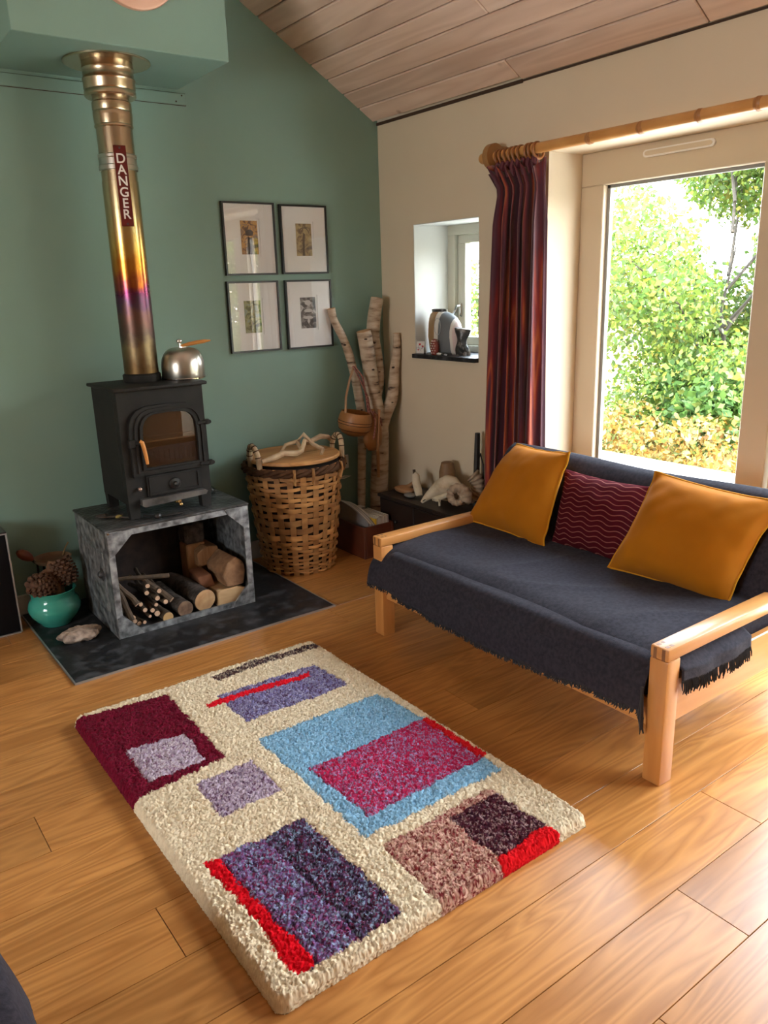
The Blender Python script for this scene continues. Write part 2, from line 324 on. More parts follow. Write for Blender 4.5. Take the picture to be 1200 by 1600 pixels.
# floor: backing board with oak planks laid on it as pieces
fl_o = struct('floor'); fb = MB(); fb.box(XL-.3, XW+.4, YB-.3, YW+.3, -0.08, -0.021); fb.obj('subfloor', DARKGAP, fl_o)
pw = 0.2065; y0 = 0.985 - 25*pw
def plank(xa, xb, ya, yb):
    g = 0.0011; m = MB(); m.rbox(xa+g, xb-g, ya+g, yb-g, -0.021, 0.0, 0.0006); m.obj('plank', OAK, fl_o)
HX0, HX1, HY0 = 0.712, 2.038, 3.25
known = {0: [1.664], 1: [2.098], -1: [1.289], 4: [0.514], 10: [1.495], 5: [-.4, 2.7], 2:[0.12], 3:[1.15], 6: [1.9], 7: [.35, 2.55], 8:[1.3], 9:[-.2,2.35]}
for k in range(-14, 17):
    ya = 0.985 + (k-1)*pw; yb = ya + pw
    if yb > YW + .02: yb = YW + .02
    if ya >= YW: break
    cuts = known.get(k, [random.uniform(-.8, .8), random.uniform(1.6, 2.6)])
    xs = sorted([XL-.02] + [c for c in cuts] + [XW+.3 if ya < 2.8 else XW+.01] + ([-1.6 + random.uniform(-.5,.5)]))
    for a, b_ in zip(xs[:-1], xs[1:]):
        if ya > HY0 - 0.19 and yb > HY0:           # keep clear of the slate hearth
            segs = []
            if a < HX0: segs.append((a, min(b_, HX0)))
            if b_ > HX1: segs.append((max(a, HX1), b_))
            if ya < HY0 - .01 and a < HX1 and b_ > HX0: plank(max(a, HX0), min(b_, HX1), ya, HY0)
            for s_ in segs:
                if s_[1]-s_[0] > .02: plank(s_[0], s_[1], ya, yb)
        else: plank(a, b_, ya, yb)
# walls
wr = MB(); T = 3.55
NB0, NB1, NZ0, NZ1 = 3.33, 3.90, 1.19, 1.945
DY0, DY1, DZ = -0.48, 2.84, 2.20
for a in ((YB, DY0, 0, 2.62), (DY0, DY1, DZ, 2.62), (DY1, NB0, 0, 2.62), (NB0, NB1, 0, 1.165), (NB0, NB1, NZ1, 2.62), (NB1, YW+.27, 0, 2.62)):
    wr.box(XW, T, a[0], a[1], a[2], a[3])
o = wr.obj('wall_right', CREAM, smooth=0, kind='structure')
def gable(y_, d, name, m, hole=None):
    zr = EAVE + XW*SL + .05; s = MB()
    s.prism([(XL-.27, -.02), (T, -.02), (T, EAVE+.02-(T-XW)*SL), (0, zr), (XL-.27, EAVE)], XZ(y_), d); s.obj(name, m, smooth=0, kind='structure')
gable(YW, .27, 'wall_back', GREEN); gable(YB-.27, .27, 'wall_front', CREAM)
wl = MB(); LW0, LW1, LZ0, LZ1 = 0.4, 2.0, 0.8, 2.1
for a in ((YB-.2, LW0, 0, 2.62), (LW0, LW1, 0, LZ0), (LW0, LW1, LZ1, 2.62), (LW1, YW+.2, 0, 2.62)): wl.box(XL-.27, XL, a[0], a[1], a[2], a[3])
wl.obj('wall_left', CREAM, smooth=0, kind='structure')
# ceiling: dark backing slabs, limed boards on the visible slope
ce = struct('ceiling'); s = MB(); zr = EAVE + XW*SL
s.prism([(T, EAVE+.05-(T-XW)*SL), (0, zr+.05), (0, zr+.25), (T, EAVE+.25-(T-XW)*SL)], XZ(YB-.2), YW+.4-YB)
s.obj('roof_lining', mat('roof_void', (.05,.03,.02), .9), ce, smooth=0)
s = MB(); s.prism([(0, zr+.05), (XL-.27, EAVE-.11), (XL-.27, EAVE+.2), (0, zr+.25)], XZ(YB-.2), YW+.4-YB); s.obj('roof_lining', CEILW, ce, smooth=0)
bw = 0.1075
ux = Vector((-1, 0, SL)).normalized(); nn = Vector((-SL, 0, -1)).normalized()     # nn points down into the room
for i in range(29):
    xa = 3.097 - i*bw; xb = xa - bw
    if xb < 0: xb = 0
    js = [YB-.1] + sorted([random.uniform(-2.5, -.5), {0: 1.93, 3: 2.9}.get(i, random.uniform(.3, 1.6))]) + [YW+.02]
    if i == 0: js = [YB-.1, -1.2, 2.02, 3.02, YW+.02]
    for a, b_ in zip(js[:-1], js[1:]):
        g = .0030; xo = xa + (0.014 if (i == 0 and a < 3.0) else 0)
        pa = Vector((xo, 0, EAVE+(XW-xo)*SL)); pb = Vector((xb, 0, EAVE+(XW-xb)*SL)); L = (pb-pa).length
        M = basis((pa.x, a, pa.z), ux, za=-nn); sg = MB(); r_ = .003
        sg.add([M @ Vector(p) for p in ((g, -g if 0 else g, 0), (L-g, g, 0), (L-g, g, .02), (g, g, .02))], [])
        sg = MB(); Ly = b_-a
        # local y may run towards -y; build with sign so the board spans a..b_
        sy = 1 if (M @ Vector((0,1,0)) - M @ Vector((0,0,0))).y > 0 else -1
        ys = sorted((sy*g, sy*(Ly-g)))
        sg.rbox(g, L-g, ys[0], ys[1], 0, .024, .005, M=M); sg.obj('ceiling_board', CEILW, ce)
s = MB(); s.rbox(XW-.006, XW+.002, YB, 3.02, EAVE+.003, EAVE+.012, .001); s.rbox(XW-.009, XW+.002, 3.02, YW, EAVE-.002, EAVE+.014, .001); s.obj('shadow_gap_strip', DARKGAP, kind='structure')  # dark strip painted in for the shadow line between wall and ceiling boards
# skirting
s = MB()
s.rbox(XL, .95, YW-.018, YW, 0.0, .11, .003); s.rbox(1.75, XW, YW-.018, YW, 0, .11, .003); s.obj('baseboard_back', SKIRT, kind='structure')
s = MB(); s.rbox(XW-.018, XW, DY1+.02, YW-.018, 0, .11, .003); s.obj('baseboard_right', SKIRT, kind='structure')
# boxed-in flue casing on the green wall and the strip below it
BX0, BX1, BY0, BZ = 0.925, 1.855, 3.635, 2.6
s = MB(); s.rbox(BX0, BX1, BY0, YW+.02, BZ, 4.0, .003); o = s.obj('trim_1', GREEN, kind='structure'); o['label'] = 'green painted flue casing boxed out from the wall'
st = struct('trim_2', (1.45, YW, 2.56))
s = MB(); s.rbox(-1.0, 1.888, YW-.010, YW+.01, 2.528, 2.582, .002); s.obj('cover_strip', GREEN, st)
s = MB(); s.box(-1.0, 1.8905, YW-.003, YW+.01, 2.5255, 2.5845); s.obj('joint_line', DARKGAP, st, smooth=0)
for q in ((1.868, 2.572), (1.835, 2.542)): s = MB(); s.cyl((q[0], YW-.009, q[1]), (q[0], YW-.012, q[1]), .004, seg=8); s.obj('screw', DARKGAP, st)
s = MB(); s.lathe([(0, 0), (.19, 0), (.197, .004), (.2, .012), (.197, .03), (.15, .03)], seg=48)
s.v = [(1.437+a, BY0-.03+c, 2.94+b_) for a, b_, c in s.v]
tag(s.obj('wall_plaque', COPPER), 'round pinkish copper disc on the front of the green flue casing', 'plaque')

# ------------------------------------------------------------------ windows
def member(mb, axis, a, b_, c0, c1, x0, x1): pass
w1 = struct('window_1', (3.4, .6, 0))
FX0, FX1 = 3.365, 3.45
s = MB(); s.rbox(FX0, FX1, DY0, DY1, 2.045, DZ, .004); s.obj('frame_head', FRAMEP, w1)
s = MB(); s.rbox(FX0, FX1, DY0, DY1, 0.0, .10, .004); s.obj('frame_sill', FRAMEP, w1)
def stile(a, b_, m=FRAMEP, x0=FX0, x1=FX1): s = MB(); s.rbox(x0, x1, a, b_, .10, 2.045, .004); s.obj('frame_stile', m, w1)
stile(2.70, DY1); stile(1.755, 1.885); stile(1.62, 1.742, PLASTIC, FX0+.015, FX1); stile(.55, .70); stile(DY0, DY0+.13)
def pane(a, b_):
    s = MB(); s.box(3.405, 3.411, a, b_, .10, 2.045); s.obj('pane', GL, w1, smooth=0)
    s = MB()
    for c in (a+.009, b_-.009): s.box(3.398, 3.42, c-.008, c+.008, .1, 2.045)
    s.box(3.398, 3.42, a, b_, .1, .115); s.box(3.398, 3.42, a, b_, 2.03, 2.045); s.obj('glazing_bead', mat('bead_grey', (.25,.25,.24), .4), w1)
for a in ((1.885, 2.70), (.70, 1.62), (DY0+.13, .55)): pane(*a)
# slim ventilator on the frame head
v = MB(); pts = []
for k in range(9): w = -PI/2 + PI*k/8; pts.append((2.455 + .0165*math.cos(w), 2.152 + .0165*math.sin(w)))
for k in range(9): w = PI/2 + PI*k/8; pts.append((2.125 + .0165*math.cos(w), 2.152 + .0165*math.sin(w)))
v.prism(pts, YZ(FX0-.014), .014); vo = v.obj('ventilator', PLASTIC, w1, label='slim pale ventilator on the window head')
v = MB(); v.prism([(2.29+(a-2.29)*.94, 2.152+(b_-2.152)*.6) for a, b_ in pts], YZ(FX0-.017), .004); v.obj('slider', FRAMEP, vo)
# small deep window
w2 = struct('window_2', (3.4, 3.6, 1.19))
def fr(name, a, b_, c, d, x0, x1, m=FRAMEP): s = MB(); s.rbox(x0, x1, a, b_, c, d, .003); s.obj(name, m, w2)
for nm_, a in (('reveal_lining', (XW+.001, 3.39, NB1-.004, NB1-.0005, NZ0, NZ1-.004)), ('reveal_lining', (XW+.001, 3.39, NB0+.0005, NB0+.004, NZ0, NZ1-.004)), ('head_lining', (XW+.001, 3.39, NB0+.0005, NB1-.0005, NZ1-.004, NZ1-.0005))):
    s = MB(); s.box(*a); s.obj(nm_, WHITE, w2, smooth=0)
SP = mat('sage_window_paint', (.50, .50, .42), .45)
fr('frame_head', NB0, NB1, 1.885, NZ1, 3.39, 3.46, SP); fr('frame_stile', 3.835, NB1, NZ0, 1.885, 3.39, 3.46, SP); fr('frame_stile', NB0, 3.395, NZ0, 1.885, 3.39, 3.46, SP); fr('frame_sill', NB0, NB1, NZ0, 1.23, 3.38, 3.46, SP)
fr('sash_rail', 3.40, 3.83, 1.835, 1.882, 3.415, 3.465, SP); fr('sash_rail', 3.40, 3.83, 1.232, 1.28, 3.415, 3.465, SP); fr('sash_stile', 3.765, 3.832, 1.28, 1.835, 3.415, 3.465, SP); fr('sash_stile', 3.398, 3.45, 1.28, 1.835, 3.415, 3.465, SP)
s = MB(); s.box(3.435, 3.441, 3.45, 3.765, 1.28, 1.835); s.obj('pane', GL, w2, smooth=0)
s = MB(); s.rbox(3.40, 3.415, 3.785, 3.805, 1.40, 1.48, .004); s.tube([(3.40, 3.795, 1.465), (3.375, 3.795, 1.465), (3.368, 3.80, 1.45), (3.366, 3.83, 1.40)], [.008, .008, .009, .007], 8); s.obj('window_handle', CHROME, w2, label='chrome window handle')
s = MB(); s.rbox(3.092, 3.40, NB0-.0, NB1, 1.165, 1.19, .003); s.obj('sill_slate', SLATE, w2, label='black slate window sill')
# left window, behind the camera's left shoulder
w3 = struct('window_3', (-3.2, 1.2, .8))
for a in ((LW0, LW1, LZ0, LZ0+.07), (LW0, LW1, LZ1-.07, LZ1), (LW0, LW0+.07, LZ0+.07, LZ1-.07), (LW1-.07, LW1, LZ0+.07, LZ1-.07), (1.165, 1.235, LZ0+.07, LZ1-.07)):
    s = MB(); s.rbox(-3.26, -3.19, *a, .003); s.obj('frame_bar', FRAMEP, w3)
s = MB(); s.box(-3.228, -3.222, LW0+.07, LW1-.07, LZ0+.07, LZ1-.07); s.obj('pane', GL, w3, smooth=0)

# ------------------------------------------------------------------ hearth
h = thing('hearth', 'black slate hearth slab with thin metal edging under the stove crate', 'hearth', (1.37, 3.73, 0))
s = MB(); s.rbox(HX0+.006, HX1-.006, HY0+.006, YW-.001, -.02, .008, .002); s.obj('slate_slab', SLATE, h)
for a in ((HX0, HX0+.006, HY0, YW-.001), (HX1-.006, HX1, HY0, YW-.001), (HX0+.006, HX1-.006, HY0, HY0+.006)):
    s = MB(); s.box(a[0], a[1], a[2], a[3], -.02, .009); s.obj('edge_trim', ALU, h, smooth=0)
HZ = .008

# ------------------------------------------------------------------ crate
CX0, CX1, CY0, CY1, CZ = 1.012, 1.738, 3.57, 4.07, .552
c = thing('metal_crate', 'galvanised metal crate on its side on the hearth, filled with firewood', 'crate', (1.37, 3.8, HZ))
t_ = .008
s = MB(); s.rbox(CX0, CX0+t_, CY0+.004, CY1, HZ, CZ-.012, .002); s.obj('side_panel', ZINC, c)
s = MB(); s.rbox(CX1-t_, CX1, CY0+.004, CY1, HZ, CZ-.012, .002); s.obj('side_panel', ZINC, c)
s = MB(); s.rbox(CX0+t_, CX1-t_, CY1-t_, CY1, HZ, CZ-.012, .002); s.obj('back_panel', mat('near_black_back', (.018,.013,.012), .8, c2=(.05,.03,.025), scale=14), c)  # back panel coloured near black, far darker than the zinc sides
s = MB(); s.rbox(CX0+t_, CX1-t_, CY0+.004, CY1-t_, HZ, HZ+.012, .002); s.obj('bottom_panel', ZINCD, c)
s = MB(); s.rbox(CX0-.006, CX1+.006, CY0-.004, CY1+.004, CZ-.012, CZ, .003); s.obj('top_panel', TIN, c, label='dark embossed tin top')
f = XZ(CY0-.002)
oz0, oz1 = HZ, CZ-.012
outer = [(CX0,oz0),(1.118,oz0),(1.628,oz0),(CX1,oz0),(CX1,.118),(CX1,.43),(CX1,oz1),(1.62,oz1),(1.13,oz1),(CX0,oz1),(CX0,.43),(CX0,.125)]
inner = [(1.118,.04),(1.119,.039),(1.628,.039),(1.629,.04),(1.706,.118),(1.706,.43),(1.625,.512),(1.62,.512),(1.13,.512),(1.125,.512),(1.042,.43),(1.042,.125)]
s = MB(); s.ring(outer, inner, f, .01); s.obj('front_frame', ZINC, c)
for tri in ([(CX0+.003,.115),(CX0+.003,HZ+.003),(1.135,HZ+.003),(1.118,.037),(1.04,.123)], [(CX1-.003,.112),(CX1-.003,HZ+.003),(1.615,HZ+.003),(1.628,.037),(1.708,.118)],
            [(CX0+.003,.42),(CX0+.003,oz1-.003),(1.14,oz1-.003),(1.128,.512),(1.04,.428)], [(CX1-.003,.42),(CX1-.003,oz1-.003),(1.61,oz1-.003),(1.622,.512),(1.708,.428)]):
    s = MB(); s.prism(tri, XZ(CY0-.005), .003); s.obj('corner_gusset', ZINC, c, smooth=0)
s = MB(); s.lathe([(0,0),(.034,0),(.034,.004),(.02,.006),(.016,.018),(.008,.024),(0,.024)], seg=20); s.v = [(CX0-z, 3.70+x, .305+y) for x, y, z in s.v]; s.obj('side_boss', ZINCD, c)
s = MB(); s.rbox(CX0-.003, CX0+.001, 3.66, 3.98, .12, .42, .001); s.obj('side_plate', ZINC, c)
s = MB(); s.blob((CX0+.01, CY0-.002, CZ-.016), (.008,.008,.008), 1, 0); s.obj('corner_rivet', CHROME, c)
# embers of dust inside: small pale gravel strip
# ------------------------------------------------------------------ firewood
def log(name, label, p0, p1, r0, r1, group=None, seg=18, bark=BARKD, cut=CUT, wob=.06, cat='log'):
    p0, p1 = Vector(p0), Vector(p1); t = thing(name, label, cat, (p0.x, p0.y, p0.z - r0), group)
    n = 7; pts = []; rad = []
    for i in range(n):
        k = i/(n-1); pts.append(p0.lerp(p1, k) + Vector((mnoise.noise(Vector((k*3, p0.x*40, 1))), mnoise.noise(Vector((k*3, p0.z*40, 5))), mnoise.noise(Vector((k*3, p0.x*33, 9)))))*r0*wob*4*math.sin(PI*k)); rad.append(r0 + (r1-r0)*k)
    s = MB(); s.tube(pts, rad, seg, cap=False)
    d = (p1-p0).normalized()
    s.v = [tuple(Vector(v) + (Vector(v)-pts[min(i//seg, n-1)])*.14*mnoise.noise(Vector(v)*(.6/r0))) for i, v in enumerate(s.v)]
    ring0 = s.v[:seg]; ring1 = s.v[-seg:]
    s.obj('bark', bark, t)
    s = MB(); s.add(ring0 + [tuple(Vector(q) - d*.003 - (Vector(q)-p0)*.08) for q in ring0] + [tuple(p0 - d*.003)], [(i, (i+1)%seg, seg+(i+1)%seg, seg+i) for i in range(seg)] + [(seg+i, seg+(i+1)%seg, 2*seg) for i in range(seg)])
    s.obj('cut_end', cut, t)
    s = MB(); s.add(ring1 + [tuple(pts[-1])], [(i, (i+1)%seg, seg) for i in range(seg)]); s.obj('cut_end', cut, t)
    return t
FZ = HZ + .012
log('firewood_log', 'thick round log with a pale cracked end in the middle of the crate', (1.474, 3.60, FZ+.058), (1.44, 3.98, FZ+.056), .057, .055)
log('firewood_log', 'dark rough barked log with a scorched hollow end in the crate', (1.362, 3.60, FZ+.041), (1.36, 3.96, FZ+.042), .041, .04, cut=mat('grey_cut_end', (.24,.15,.09), .85, c2=(.07,.035,.022), scale=20))
log('firewood_log', 'short pale ended branch stub at the front of the stick pile', (1.265, 3.585, FZ+.026), (1.26, 3.80, FZ+.026), .026, .025, cut=mat('yellow_cut_end', (.55,.36,.16), .7, c2=(.45,.27,.11), scale=16), bark=BARK)
def chunk(name, label, pts, m):
    bm = bmesh.new()
    for p in pts: bm.verts.new(p)
    r = bmesh.ops.convex_hull(bm, input=bm.verts[:]); bmesh.ops.delete(bm, geom=[v for v in r['geom_interior'] if isinstance(v, bmesh.types.BMVert)], context='VERTS')
    bmesh.ops.bevel(bm, geom=bm.edges[:], offset=.004, segments=1, affect='EDGES')
    bmesh.ops.subdivide_edges(bm, edges=bm.edges[:], cuts=2, use_grid_fill=True)
    for v in bm.verts: v.co += Vector((mnoise.noise(v.co*28), mnoise.noise(v.co*28+Vector((9,0,0))), mnoise.noise(v.co*28+Vector((0,9,0)))))*.004
    bm.verts.index_update(); s = MB(); s.add([v.co[:] for v in bm.verts], [[v.index for v in f.verts] for f in bm.faces]); bm.free()
    return tag(s.obj(name, m, smooth=30), label, 'log')
def hexa(x0, x1, y0, y1, z0, z1, dx=0, dz=0): return [(x0,y0,z0),(x1,y0,z0),(x1,y1,z0),(x0,y1,z0),(x0+dx,y0,z1),(x1+dx,y0,z1+dz),(x1+dx,y1,z1+dz),(x0+dx,y1,z1)]
chunk('split_log', 'pale split block lying at the bottom right of the crate', [(1.545,3.60,FZ),(1.70,3.60,FZ),(1.70,3.86,FZ),(1.545,3.86,FZ),(1.545,3.60,FZ+.085),(1.66,3.60,FZ+.088),(1.715,3.60,FZ+.062),(1.71,3.86,FZ+.07),(1.545,3.86,FZ+.08)], PALEW)
chunk('split_log', 'big rounded brown split log resting on the pale block', [(1.60,3.60,.115),(1.695,3.60,.112),(1.716,3.61,.18),(1.706,3.61,.235),(1.67,3.62,.262),(1.62,3.62,.235),(1.585,3.61,.175),(1.60,3.82,.12),(1.70,3.82,.118),(1.712,3.82,.22),(1.66,3.82,.262),(1.59,3.82,.2)], mat('brown_log', (.30,.16,.075), .85, c2=(.17,.085,.04), scale=22, detail=6, bmp=.6, bscale=40))
chunk('split_log', 'reddish wedge of split wood leaning behind the rounded brown log', [(1.51,3.70,.10),(1.58,3.70,.10),(1.58,3.86,.10),(1.51,3.86,.10),(1.49,3.72,.165),(1.56,3.70,.172),(1.57,3.86,.172),(1.50,3.86,.165)], mat('red_wood', (.17,.06,.025), .8, c2=(.24,.10,.045), scale=18))
chunk('split_log', 'broad orange brown split log behind the big rounded one', [(1.55,3.83,.175),(1.68,3.83,.18),(1.69,4.0,.18),(1.56,4.0,.175),(1.545,3.83,.25),(1.6,3.83,.282),(1.67,3.83,.27),(1.67,4.0,.27),(1.58,4.0,.28)], SPLIT)
tp = thing('upright_log', 'upright square log standing at the back right of the crate', 'log', (1.57, 3.94, FZ))
s = MB(); s.rbox(1.515, 1.625, 3.89, 3.99, FZ, .29, .006); s.obj('bare_wood', SPLIT, tp)
s = MB(); s.rbox(1.513, 1.627, 3.888, 3.992, .29, .41, .012); s.obj('bark', BARKD, tp)
GRP = 'thin cut sticks piled in the crate'
def stick(label, a, b_, r, mid=None, group=GRP):
    a, b_ = Vector(a), Vector(b_); t = thing('stick', label, 'stick', tuple(a), group)
    pts = [a.lerp(b_, k) for k in (0, .25, .5, .75, 1)]
    for i in (1, 2, 3): pts[i] = pts[i] + Vector((random.uniform(-1,1), random.uniform(-1,1), random.uniform(-.3,1)))*.007
    s = MB(); s.tube(pts, [r, r*.95, r*1.0, r*.9, r*.85], 8, cap=False); s.obj('bark', BARK, t)
    d = (pts[1]-pts[0]).normalized(); s = MB(); s.cyl(pts[0]-d*.0015, pts[0]+d*.004, r*.93, seg=8); s.obj('cut_end', mat_cut, t)
mat_cut = mat('fresh_stick_end', (.60, .42, .28), .8, c2=(.5,.3,.19), scale=60)
STK = sorted(((1.184,.188,.012,.03),(1.232,.150,.013,-.03),(1.268,.124,.013,.0),(1.145,.142,.011,-.04),(1.193,.222,.012,.05),(1.222,.118,.010,.02),(1.184,.068,.008,-.02),(1.222,.071,.015,.04),(1.153,.046,.010,-.05),(1.131,.040,.012,.01),(1.10,.085,.013,-.02),(1.245,.185,.012,.03),(1.20,.095,.012,.06),(1.165,.105,.012,-.03),(1.11,.06,.011,.03)))
SORD = ['first','second','third','fourth','fifth','sixth','seventh','eighth','ninth','tenth','eleventh','twelfth','thirteenth','fourteenth','fifteenth']
for i, (x, z, r, dx) in enumerate(STK):
    stick(SORD[i] + ' from the left of the sawn stick ends facing out of the crate', (x, 3.60+random.uniform(0,.02), z), (min(max(x+dx, 1.04), 1.3), 3.93, max(z-.01, .045)), r)
stick('thick bent branch leaning against the left inside of the crate', (1.09, 3.60, .075), (1.045, 3.64, .245), .017, group=None)
stick('second bent branch crossing from upper left over the stick pile', (1.125, 3.595, .15), (1.048, 3.66, .268), .015, group=None)
stick('long thin pale stick lying flat across the top of the stick pile', (1.318, 3.66, .235), (1.06, 3.72, .255), .012, group=None)
stick('forked grey branch sloping down over the stick pile to the right', (1.30, 3.605, .125), (1.19, 3.70, .245), .016, group=None)

# ------------------------------------------------------------------ stove
SX0, SX1, SY0, SY1, S0, S1 = 1.165, 1.590, 3.665, 4.03, .625, 1.165
st_ = thing('wood_stove', 'black cast iron wood burning stove standing on the metal crate', 'stove', (1.38, 3.85, CZ))
s = MB()
s.box(SX0, SX0+.012, SY0+.012, SY1, S0, S1); s.box(SX1-.012, SX1, SY0+.012, SY1, S0, S1); s.box(SX0+.012, SX1-.012, SY1-.012, SY1, S0, S1); s.box(SX0+.012, SX1-.012, SY0+.012, SY1-.012, S0, S0+.012)
def arch(x0, x1, z0, z1, rise, n=10, top=None):
    pts = [(x0, z0), (x1, z0)]; cx = (x0+x1)/2; hw = (x1-x0)/2
    for k in range(n+1):
        w = PI*k/n; e = .5
        pts.append((cx + hw*math.copysign(abs(math.cos(w))**e, math.cos(w)), z1 - rise + rise*abs(math.sin(w))**.8))
    return pts
ga = arch(1.268, 1.528, .80, 1.048, .10)
sq = [(SX0, S0), (SX1, S0)] + [(SX1, .9)] + [(SX1 - (SX1-SX0)*k/8, S1) for k in range(9)] + [(SX0, .9)]
s.ring(sq, ga, XZ(SY0), .012); s.obj('body', IRON, st_, smooth=30)
s = MB(); s.rbox(SX0-.018, SX1+.018, SY0-.028, SY1+.012, S1, S1+.016, .005, 2); s.obj('top_plate', IRON, st_)
for (x, y) in ((SX0+.0, SY0+.002), (SX1-.055, SY0+.002), (SX0, SY1-.05), (SX1-.055, SY1-.05)):
    s = MB(); s.prism([(x+.004, CZ), (x+.051, CZ), (x+.055, S0+.002), (x, S0+.002)], XZ(y), .045); s.obj('leg', IRON, st_)
do = arch(1.200, 1.585, .762, 1.092, .13); di = arch(1.262, 1.533, .797, 1.053, .10)
dr = MB(); dr.ring(do, di, XZ(SY0-.02), .02); do_ = dr.obj('door', IRON, st_, smooth=30)
s = MB(); s.ring(arch(1.222, 1.570, .776, 1.080, .13), arch(1.236, 1.557, .784, 1.070, .12), XZ(SY0-.026), .008); s.obj('door_moulding', IRON, do_, smooth=30)
s = MB(); s.ring(arch(1.248, 1.546, .79, 1.062, .11), arch(1.262, 1.533, .797, 1.053, .10), XZ(SY0-.028), .009); s.obj('door_moulding', IRON, do_, smooth=30)
s = MB(); s.prism(di, XZ(SY0-.012), .004); s.obj('door_glass', GLS, do_, smooth=0, label='amber brown stove glass')  # brown comes from the tint and a part-opaque body colour
s = MB(); s.rbox(1.192, 1.225, SY0-.034, SY0, .90, .94, .005); s.cyl((1.225, SY0-.028, .922), (1.246, SY0-.04, .922), .008); s.obj('latch', IRON, do_)
s = MB(); s.tube([(1.238, SY0-.045, .934), (1.246, SY0-.05, .928), (1.252, SY0-.05, .90), (1.258, SY0-.048, .86), (1.262, SY0-.046, .822)], [.008, .0095, .0095, .009, .0075], 10); s.obj('door_handle', HANDLEW, do_, label='turned wooden door handle')
for z in (.982, .778):
    s = MB(); s.rbox(1.535, 1.583, SY0-.032, SY0-.018, z-.009, z+.009, .004); s.cyl((1.588, SY0-.022, z-.012), (1.588, SY0-.022, z+.012), .013, seg=12); s.cyl((1.598, SY0-.036, z), (1.598, SY0-.01, z), .010, seg=12); s.obj('hinge', IRON, do_)
s = MB(); s.rbox(1.24, 1.55, 3.90, 3.92, .80, 1.10, .002); s.obj('fire_brick', FIRE, st_)
s = MB(); s.rbox(1.195, 1.215, 3.70, 3.90, .78, 1.10, .002); s.obj('fire_brick', FIRE, st_)
s = MB(); s.rbox(1.54, 1.56, 3.70, 3.90, .78, 1.10, .002); s.obj('fire_brick', FIRE, st_)
s = MB(); s.cyl((1.25, 3.72, .93), (1.545, 3.72, .93), .006, seg=8)
for k in range(11): s.rbox(1.255+.026*k, 1.267+.026*k, 3.716, 3.724, .79, .86, .001)
s.rbox(1.25, 1.545, 3.712, 3.728, .78, .80, .002); s.obj('fire_fence', IRONW, st_)
s = MB(); s.rbox(1.262, 1.535, SY0-.012, SY0+.002, .652, .756, .003); af = s.obj('ash_door', IRON, st_)
s = MB(); s.ring([(1.27,.66),(1.527,.66),(1.527,.748),(1.27,.748)], [(1.278,.668),(1.519,.668),(1.519,.74),(1.278,.74)], XZ(SY0-.018), .008); s.obj('door_moulding', IRON, af, smooth=0)
s = MB(); s.lathe([(0,0),(.026,0),(.030,.004),(.026,.010),(.013,.012),(.011,.026),(.006,.031),(0,.032)], seg=24); s.v = [(1.398+x, SY0-.012-z, .70+y) for x, y, z in s.v]; s.obj('air_wheel', BLACKF, af, label='glossy round air control wheel')
s = MB(); s.prism([(1.222,.648),(1.545,.648)] + [(1.545-.323*k/8, .648) for k in range(1,1)] + [(1.56,.638),(1.55,.622),(1.235,.610),(1.222,.618)], XZ(SY0-.03), .05); s.obj('ash_lip', IRONW, st_)
s = MB(); s.cyl((1.222, SY0+.002, .700), (1.222, SY0-.012, .700), .005, seg=8); s.blob((1.222, SY0-.018, .700), (.010,.010,.010), 2, 0); s.obj('damper_knob', mat('pinkish_knob', (.45,.30,.24), .3, metal=.6), st_)
s = MB(); s.cyl((1.415, SY0+.02, .60), (1.415, SY0-.018, .592), .004, seg=8); s.blob((1.415, SY0-.024, .592), (.010,.010,.010), 2, 0); s.rbox(1.40, 1.43, SY0, SY0+.05, .595, .627, .003); s.obj('riddle_knob', mat('brass_knob', (.60,.38,.15), .25, metal=.8), st_, label='small brass knob')
s = MB(); s.rbox(SX0-.001, SX0+.001, SY0+.05, SY1-.05, .68, 1.12, .0008); s.obj('side_panel', IRON, st_)
# flue
FXc, FYc = 1.383, 3.90
fp = thing('flue_pipe', 'tall steel stove flue pipe with rainbow heat stains and shiny collars', 'flue pipe', (FXc, FYc, S1+.016))
def flue_mat():
    m, t, b = nt('heat_tinted_steel'); g = t.nodes.new('ShaderNodeNewGeometry'); sp = N(t, 'ShaderNodeSeparateXYZ'); t.links.new(g.outputs['Position'], sp.inputs[0])
    n = N(t, 'ShaderNodeTexNoise', Scale=18, Detail=6); t.links.new(g.outputs['Position'], n.inputs['Vector'])
    ma = N(t, 'ShaderNodeMath', operation='MULTIPLY_ADD'); ma.inputs[1].default_value = .20; t.links.new(n.outputs['Fac'], ma.inputs[0]); t.links.new(sp.outputs['Z'], ma.inputs[2])
    mr = N(t, 'ShaderNodeMapRange'); mr.inputs['From Min'].default_value = 1.25; mr.inputs['From Max'].default_value = 2.65; t.links.new(ma.outputs[0], mr.inputs['Value'])
    r = ramp(t, [(0.0,(.26,.16,.06)), (.07,(.16,.10,.05)), (.13,(.24,.18,.10)), (.18,(.12,.085,.07)), (.24,(.17,.09,.075)), (.29,(.11,.06,.10)), (.33,(.17,.035,.09)), (.36,(.36,.08,.035)), (.41,(.52,.20,.03)), (.47,(.58,.34,.09)), (.57,(.52,.41,.22)), (.75,(.50,.42,.30)), (1,(.48,.40,.29))], mr.outputs[0])
    t.links.new(r.outputs[0], b.inputs['Base Color']); b.inputs['Metallic'].default_value = 1.0
    rr = ramp(t, [(0,(.45,)*3), (.25,(.38,)*3), (.35,(.24,)*3), (1,(.27,)*3)], mr.outputs[0]); t.links.new(rr.outputs[0], b.inputs['Roughness'])
    n2 = N(t, 'ShaderNodeTexNoise', Scale=45, Detail=5); t.links.new(g.outputs['Position'], n2.inputs['Vector']); bump(t, b, n2.outputs['Fac'], .05, .004); return m
